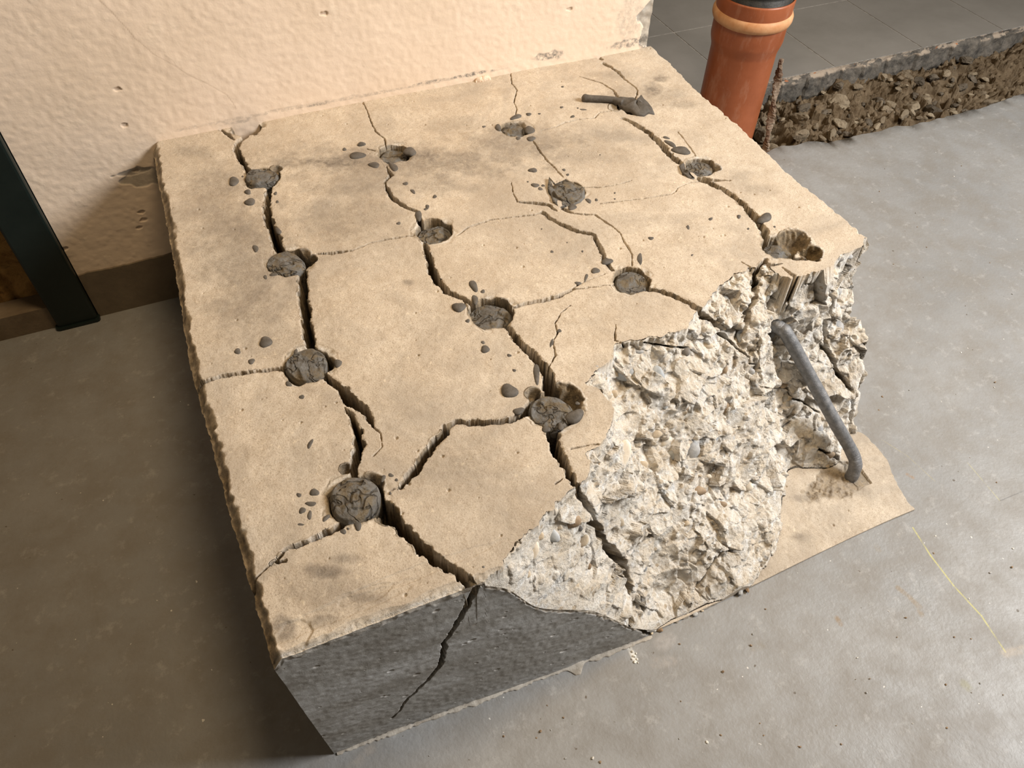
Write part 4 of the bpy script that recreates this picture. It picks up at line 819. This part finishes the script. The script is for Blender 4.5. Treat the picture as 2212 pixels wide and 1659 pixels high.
# ------------------------------------------------------------ tiled floor behind, and the open trench
TY = edgecurve([(1660,176),(1700,168),(1760,150),(1850,125),(1950,105),(2050,82),(2130,65),(2212,45)], 0.0, 1)
tile_y0 = .300
t = NT('grey_floor_tile'); rn = t.noise(1.3, 3, .5)
col = t.mix(t.ramp(t.noise(5, 5, .6), [(.3, 0.0), (.7, 1.0)]), (.190, .178, .160), (.240, .225, .205)); t.bump(t.noise(60, 4, .6), .0006, .5); M_tile = t.fin(col, .33, .45)
M_joint = plain('tile_grout', (.20, .18, .155), (.40, .37, .33), 60, .9, .001)
ys = [tile_y0, .659] + [.659 + .333 * k for k in range(1, 10)]; xsj = [1.515 + .3335 * k for k in range(-6, 8)]; xs2 = xsj
allV = []; allF = []; off = 0
for r in range(len(ys) - 1):
    xr_ = xsj if r % 2 == 0 else xs2
    for a, b in zip(xr_[:-1], xr_[1:]):
        g = .0022
        V, Fc = bevbox(a + g, b - g, ys[r] + g, ys[r + 1] - g, -.010, .0, .001); allV += V; allF += [tuple(q + off for q in f) for f in Fc]; off += len(V)
o = mk('floor', allV, allF, M_tile, None, smooth=False); tag(o, 'grey tiled floor beyond the trench and behind the wall', 'floor', kind='structure')
V, Fc = box(xsj[0], xsj[-1] - .1, tile_y0 + .002, 3.6, -.03, -.0012)
tag(mk('trim_3', V, Fc, M_joint, None, smooth=False), 'grout bed between the grey floor tiles', 'grout', kind='structure')
# cut edge of the screed under the tiles
t = NT('cut_screed'); sepn = t.n.new('ShaderNodeSeparateXYZ'); t.L(t.pos, sepn.inputs[0]); zc = sepn.outputs['Z']
col = t.mix(t.ramp(t.noise(32, 6, .75), [(.36, 0.0), (.62, 1.0)]), (.070, .066, .060), (.185, .165, .140))
lay = t.n.new('ShaderNodeMapRange'); t.L(zc, lay.inputs['Value']); lay.inputs['From Min'].default_value = -.020; lay.inputs['From Max'].default_value = -.013
fl = t.math('MULTIPLY', lay.outputs[0], t.ramp(t.noise(26, 3, .6, vec=t.mapv((1, 1, 2))), [(.47, 0.0), (.53, 1.0)])); col = t.mix(fl, col, (.40, .33, .26))
fl2 = t.math('MULTIPLY', lay.outputs[0], t.ramp(t.noise(21, 2, .6, vec=t.mapv((1, 1, 2), (.3, 0, 2))), [(.70, 0.0), (.73, 1.0)])); col = t.mix(fl2, col, (.42, .16, .07))
t.bump(t.noise(60, 6, .75), .006, .9); M_scr = t.fin(col, .9, .15)
nx, nz = 1500, 34; X, T = np.meshgrid(np.linspace(.9, 3.4, nx), np.linspace(0, 1, nz), indexing='ij'); Zs = -.0015 - .085 * T
Ys = tile_y0 - .002 - .010 * T + .006 * fbm(X, Zs, .04, 261, 4) * sstep(0, .2, T) - .010 * sstep(.1, .16, T) * (vn(X, X * 0, .05, 262) > 0) + .012 * sstep(.75, 1, T)
V = np.stack([X, Ys, Zs], -1); tag(mk('trim_4', V.reshape(-1, 3), grid_faces(nx, nz)[:, ::-1], M_scr, None), 'dark broken cut edge of the screed under the tiles', 'screed edge', kind='structure')
# earth bed of the trench
def rub_mat(nm, a, b, c):
    t = NT(nm); col = t.mix(t.ramp(t.noise(22, 6, .75), [(.38, 0.0), (.62, 1.0)]), a, b); col = t.mix(t.ramp(t.noise(65, 5, .75), [(.58, 0.0), (.70, .8)]), col, c)
    bb = t.bump(t.noise(90, 6, .75), .006, .9); t.bump(t.noise(300, 4, .7), .002, .8, bb); return t.fin(col, .92, .12)
M_bed = rub_mat('trench_earth', (.125, .088, .052), (.225, .170, .110), (.06, .043, .03))
nx, ny = 1300, 200; X, Y = np.meshgrid(np.linspace(.95, 3.3, nx), np.linspace(-.03, .315, ny), indexing='ij')
Zb = -.075 + .028 * sstep(.18, .0, Y) * 0 + .010 * sstep(.12, .30, Y) + .016 * fbm(X, Y, .09, 271, 5) + facets(X, Y, .035, 272, .7, .010) + facets(X, Y, .015, 273, .7, .004)
Zb = np.minimum(Zb, -.012 - .0 * Y); dp_ = np.hypot(X - 1.311, Y - .085); Zb = np.where(dp_ < .084, -.0715, Zb)
V = np.stack([X, Y, Zb], -1); tag(mk('floor', V.reshape(-1, 3), grid_faces(nx, ny), M_bed, None), 'crumbly brown earth and mortar bed of the open trench', 'trench bed', kind='structure')
# separate stones and lumps in the trench
M_rub = [rub_mat('mortar_lump', (.19, .148, .10), (.29, .235, .165), (.11, .085, .06)), rub_mat('dirty_stone', (.10, .082, .062), (.19, .158, .12), (.06, .047, .035)), rub_mat('pale_chip', (.28, .225, .155), (.38, .31, .22), (.16, .12, .08))]
def rock(r, seed, flat=.7):
    rg = np.random.default_rng(seed); import bmesh
    bm = bmesh.new(); bmesh.ops.create_icosphere(bm, subdivisions=3, radius=1.0); pl_ = rg.normal(size=(11, 3)); pl_ /= np.linalg.norm(pl_, axis=1)[:, None]; of = .55 + .35 * rg.random(11)
    V = np.array([v.co[:] for v in bm.verts]); Fc = np.array([[v.index for v in f.verts] for f in bm.faces]); bm.free()
    for k in range(11):
        s = V @ pl_[k] - of[k]; V = V - np.where(s > 0, s, 0)[:, None] * pl_[k]
    V += .03 * rg.normal(size=V.shape); V *= np.array([1, .6 + .35 * rg.random(), flat * (.6 + .4 * rg.random())]) * r; return V, Fc
rk = [rock(1.0, 300 + k) for k in range(9)]
rocks = [mk('rubble_stone', v, f, M_rub[k % 3], None, smooth=False) for k, (v, f) in enumerate(rk)]
desc = ['pale mortar lump', 'dirty grey stone', 'light broken chip']
r3 = random.Random(9); cnt = 0; placed = []
def zbed(x, y): i = int(np.clip((x - .95) / 2.35 * (nx - 1), 0, nx - 1)); j = int(np.clip((y + .03) / .345 * (ny - 1), 0, ny - 1)); return Zb[i, j]
first = [True] * 9; tries = 0
while cnt < 120 and tries < 5000:
    tries += 1; x = r3.uniform(1.36, 2.35); y = r3.uniform(.03, .28); s = r3.choice([.010, .013, .016, .02, .026, .034])
    if math.hypot(x - 1.305, y - .08) < .10 + s or y + s > .285 or y - s < .012: continue
    if any(math.hypot(x - a, y - b) < (s + c) * .72 for a, b, c in placed): continue
    k = r3.randrange(9); src = rocks[k]
    if first[k]: o = src; first[k] = False
    else: o = src.copy(); C.objects.link(o)
    o.location = (x, y, zbed(x, y) + s * .40); o.rotation_euler = (r3.uniform(-.5, .5), r3.uniform(-.5, .5), r3.uniform(0, 6.28)); o.scale = (s, s, s)
    sz = 'small' if s < .015 else ('larger' if s > .024 else 'medium')
    al = 'near the rusty bar' if x < 1.6 else ('in its middle stretch' if x < 1.95 else 'at the photo\'s right'); ac = 'by the grey floor' if y < .11 else ('below the tiles' if y > .20 else 'halfway across')
    tag(o, f'{sz} {desc[k % 3]} in the trench {al}, {ac}', 'rubble stone', f'{sz} {desc[k % 3]}s in the trench {al}, {ac}'); placed.append((x, y, s)); cnt += 1
for k in range(9):
    if first[k]: bpy.data.objects.remove(rocks[k])

# ------------------------------------------------------------ drain pipe and rusty bar
def lathe(prof, cx, cy, n=96):
    V = np.array([(cx + r * math.cos(2 * math.pi * k / n), cy + r * math.sin(2 * math.pi * k / n), z) for r, z in prof for k in range(n)]); m = len(prof)
    i, j = np.meshgrid(np.arange(m - 1), np.arange(n), indexing='ij'); a = i * n + j; b = i * n + (j + 1) % n; return V, np.stack([a, b, b + n, a + n], -1).reshape(-1, 4)
px_, py_ = 1.311, .085
t = NT('orange_brown_drain_plastic')
col = t.mix(t.ramp(t.noise(9, 5, .65), [(.35, 0.0), (.65, 1.0)]), (.255, .068, .022), (.340, .100, .038))
v = t.mapv((22, 22, 6)); col = t.mix(t.math('MULTIPLY', t.ramp(t.noise(1.0, 6, .75, vec=v), [(.52, 0.0), (.75, 1.0)]), .5), col, (.50, .29, .20))
t.bump(t.noise(60, 4, .6), .0006, .5); M_pipe = t.fin(col, .42, .4)
t = NT('dusty_pipe_bead'); col = t.mix(t.ramp(t.noise(18, 5, .7), [(.35, 0.0), (.65, 1.0)]), (.48, .21, .085), (.62, .36, .19)); M_bead = t.fin(col, .55, .3)
pipe = empty('drain_pipe', (px_, py_, -.06))
def zat(v_, x=px_, y=py_):                       # height on the pipe's near side seen at image row v_
    best = None
    for z in np.linspace(-.1, .9, 1001):
        q = RM.T @ (np.array([x - .02, y - .07, z]) - CAM); vv = 829.5 - F * q[1] / -q[2]
        if best is None or abs(vv - v_) < best[0]: best = (abs(vv - v_), z)
    return best[1]
zb_, zr = zat(58), zat(26); r0 = .0765
print('pipe z', zb_, zr, zat(120))
zt = zat(118)
prof = [(r0, -.07), (r0, zt - .02), (r0 + .001, zt - .012), (r0 + .0055, zt + .004), (r0 + .007, zt + .012), (r0 + .007, zb_ - .014)]
V, Fc = lathe(prof, px_, py_); mk('pipe_body', V, Fc, M_pipe, pipe)
prof = [(r0 + .007, zb_ - .014), (r0 + .0115, zb_ - .011), (r0 + .0140, zb_ - .004), (r0 + .0140, zb_ + .004), (r0 + .0115, zb_ + .010), (r0 + .0085, zb_ + .0125)]
V, Fc = lathe(prof, px_, py_); mk('socket_bead', V, Fc, M_bead, pipe)['label'] = 'paler raised ring of the socket'
prof = [(r0 + .0085, zb_ + .0125), (r0 + .0095, zr + .008), (r0 + .0085, zr + .0125), (r0 + .0060, zr + .0125), (r0 + .005, zr + .006), (r0 + .005, zb_)]
V, Fc = lathe(prof, px_, py_); mk('socket_rim', V, Fc, M_pipe, pipe)
prof = [(r0 + .004, zb_ - .03), (r0 + .004, zr + .02), (r0 + .001, zr + .022), (r0 + .001, zr + .03), (r0 + .004, zr + .032), (r0 + .004, zr + .05), (r0, zr + .052), (r0, zr + .35)]
V, Fc = lathe(prof, px_, py_); mk('black_insert', V, Fc, plain('black_rubber', (.018, .018, .018), (.05, .045, .038), 30, .5, .001), pipe)['label'] = 'black ribbed pipe end pushed into the socket'
tag(pipe, 'upright orange brown plastic drain pipe behind the right edge of the block', 'drain pipe')
# rusty twisted flat bar leaning next to it
b0, b1 = np.array([1.420, .070, -.07]), None
top = U(1688, 128, y=.085); bot = U(1655, 318, y=.03)
d_ = (bot - top); bot2 = top + d_ * 1.15; n = 120; V = []
for k in range(n):
    t_ = k / (n - 1); c_ = top + (bot2 - top) * t_; an = t_ * 9.0 + .4; w_ = .0095 * (1 + .12 * math.sin(k * .9)) * (.65 + .35 * min(1, k / 8)); th = .0045
    ax = np.array([math.cos(an), math.sin(an), 0]); ay = np.array([-math.sin(an), math.cos(an), 0])
    for s1, s2 in ((1, .6), (.6, 1), (-.6, 1), (-1, .6), (-1, -.6), (-.6, -1), (.6, -1), (1, -.6)): V.append(c_ + ax * w_ * s1 + ay * th * s2 * (1 + .0 * k) + .0008 * rng.normal(size=3))
Fc = [(k * 8 + q, k * 8 + (q + 1) % 8, (k + 1) * 8 + (q + 1) % 8, (k + 1) * 8 + q) for k in range(n - 1) for q in range(8)] + [tuple(range(8))[::-1], tuple(range((n - 1) * 8, n * 8))]
o = centre(mk('rusty_bar', V, Fc, M_rust, None, smooth=False)); tag(o, 'rusty twisted steel bar standing beside the orange drain pipe', 'steel bar')

# ------------------------------------------------------------ crumbs and chips lying about
M_cr = [plain('white_crumb', (.72, .68, .60), (.85, .82, .76), 200, .8), plain('brown_crumb', (.20, .13, .075), (.34, .24, .15), 200, .8), plain('tan_chip', (.56, .44, .29), (.70, .60, .45), 90, .85, .0015), plain('grey_chip', (.30, .30, .29), (.45, .44, .42), 90, .8)]
def crumb(a, b, s, mi, label, group, name='concrete_crumb', z=0.0, k=0):
    p = U(a, b, z=z); v, f = rk[k % 9]; v = v * s; o = mk(name, v - np.array([0, 0, v[:, 2].min() + .0001]), f, M_cr[mi], None, smooth=False); o.location = (p[0], p[1], z)
    o.rotation_euler = (0, 0, k * 1.3); return tag(o, label, 'crumb' if 'crumb' in name else 'chip', group)
chips = [(1560,1262,.011,2),(1583,1270,.012,2),(1602,1262,.010,2),(1596,1281,.007,3),(1545,1250,.007,2),(1572,1283,.006,2),(1612,1276,.006,1),(1535,1268,.008,2),(1520,1282,.007,2),(1508,1283,.006,1),(1514,1301,.007,0),(1504,1312,.007,2),(1500,1328,.005,3),(1516,1318,.004,2)]
for k, (a, b, s, mi) in enumerate(chips):
    w_ = ['white', 'brown', 'tan', 'grey'][mi]
    crumb(a, b, s, mi, f'{w_} concrete chip lying at the foot of the broken corner', f'{w_} chips at the foot of the broken corner', 'concrete_chip', .0, k)
crumb(1900,1021,.003,0,'tiny white crumb on the floor right of the ledge tip',None,k=1) if False else None
wh = [(1362,1400),(1366,1408),(1370,1418),(1374,1412),(1376,1424),(1372,1430),(1378,1432),(1366,1424)]
for k, (a, b) in enumerate(wh): crumb(a, b, .0014 + .0007 * (k % 3), 0, 'tiny white crumb in the little cluster on the floor before the grey front face', 'cluster of white crumbs before the grey front face', k=k)
for k, (a, b) in enumerate([(1418,1355),(1412,1362),(1424,1362),(1407,1368),(1430,1352)]): crumb(a, b, .0035 + .001 * (k % 3), (2, 0, 1)[k % 3], ('tan', 'white', 'brown')[k % 3] + ' crumb at the bottom end of the right front crack', ('tan', 'white', 'brown')[k % 3] + ' crumbs by the right front crack', k=k)
r4 = random.Random(12); n_ = 0
while n_ < 70:
    a, b = r4.uniform(800, 2200), r4.uniform(350, 1650)
    p = U(a, b, z=0)
    if p[1] > -.02 or (-.05 < p[0] < 1.06 and p[1] > -1.03) or (a < 1850 and b < 1300): continue
    mi = r4.choice([0, 1, 1, 3]); w_ = ['white', 'brown', 'tan', 'grey'][mi]; side = 'right of' if p[0] > 1.03 else 'in front of'
    crumb(a, b, r4.choice([.0010, .0013, .0017, .0023]), mi, f'tiny {w_} crumb scattered on the grey floor {side} the block', f'{w_} crumbs on the floor {side} the block', k=n_); n_ += 1
for k, (a, b, c, cl_) in enumerate([(1858, 268, .004, 0)]):
    t_ = plain('yellow_plastic', (.75, .55, .05), (.85, .66, .08), 90, .5); p = U(a, b, z=-.02); v, f = rk[3]; o = mk('yellow_flake', v * .0055, f, t_, None, smooth=False); o.location = (p[0], p[1], zbed(p[0], p[1]) + .004); tag(o, 'tiny bright yellow flake in the trench rubble near the floor edge', 'flake')
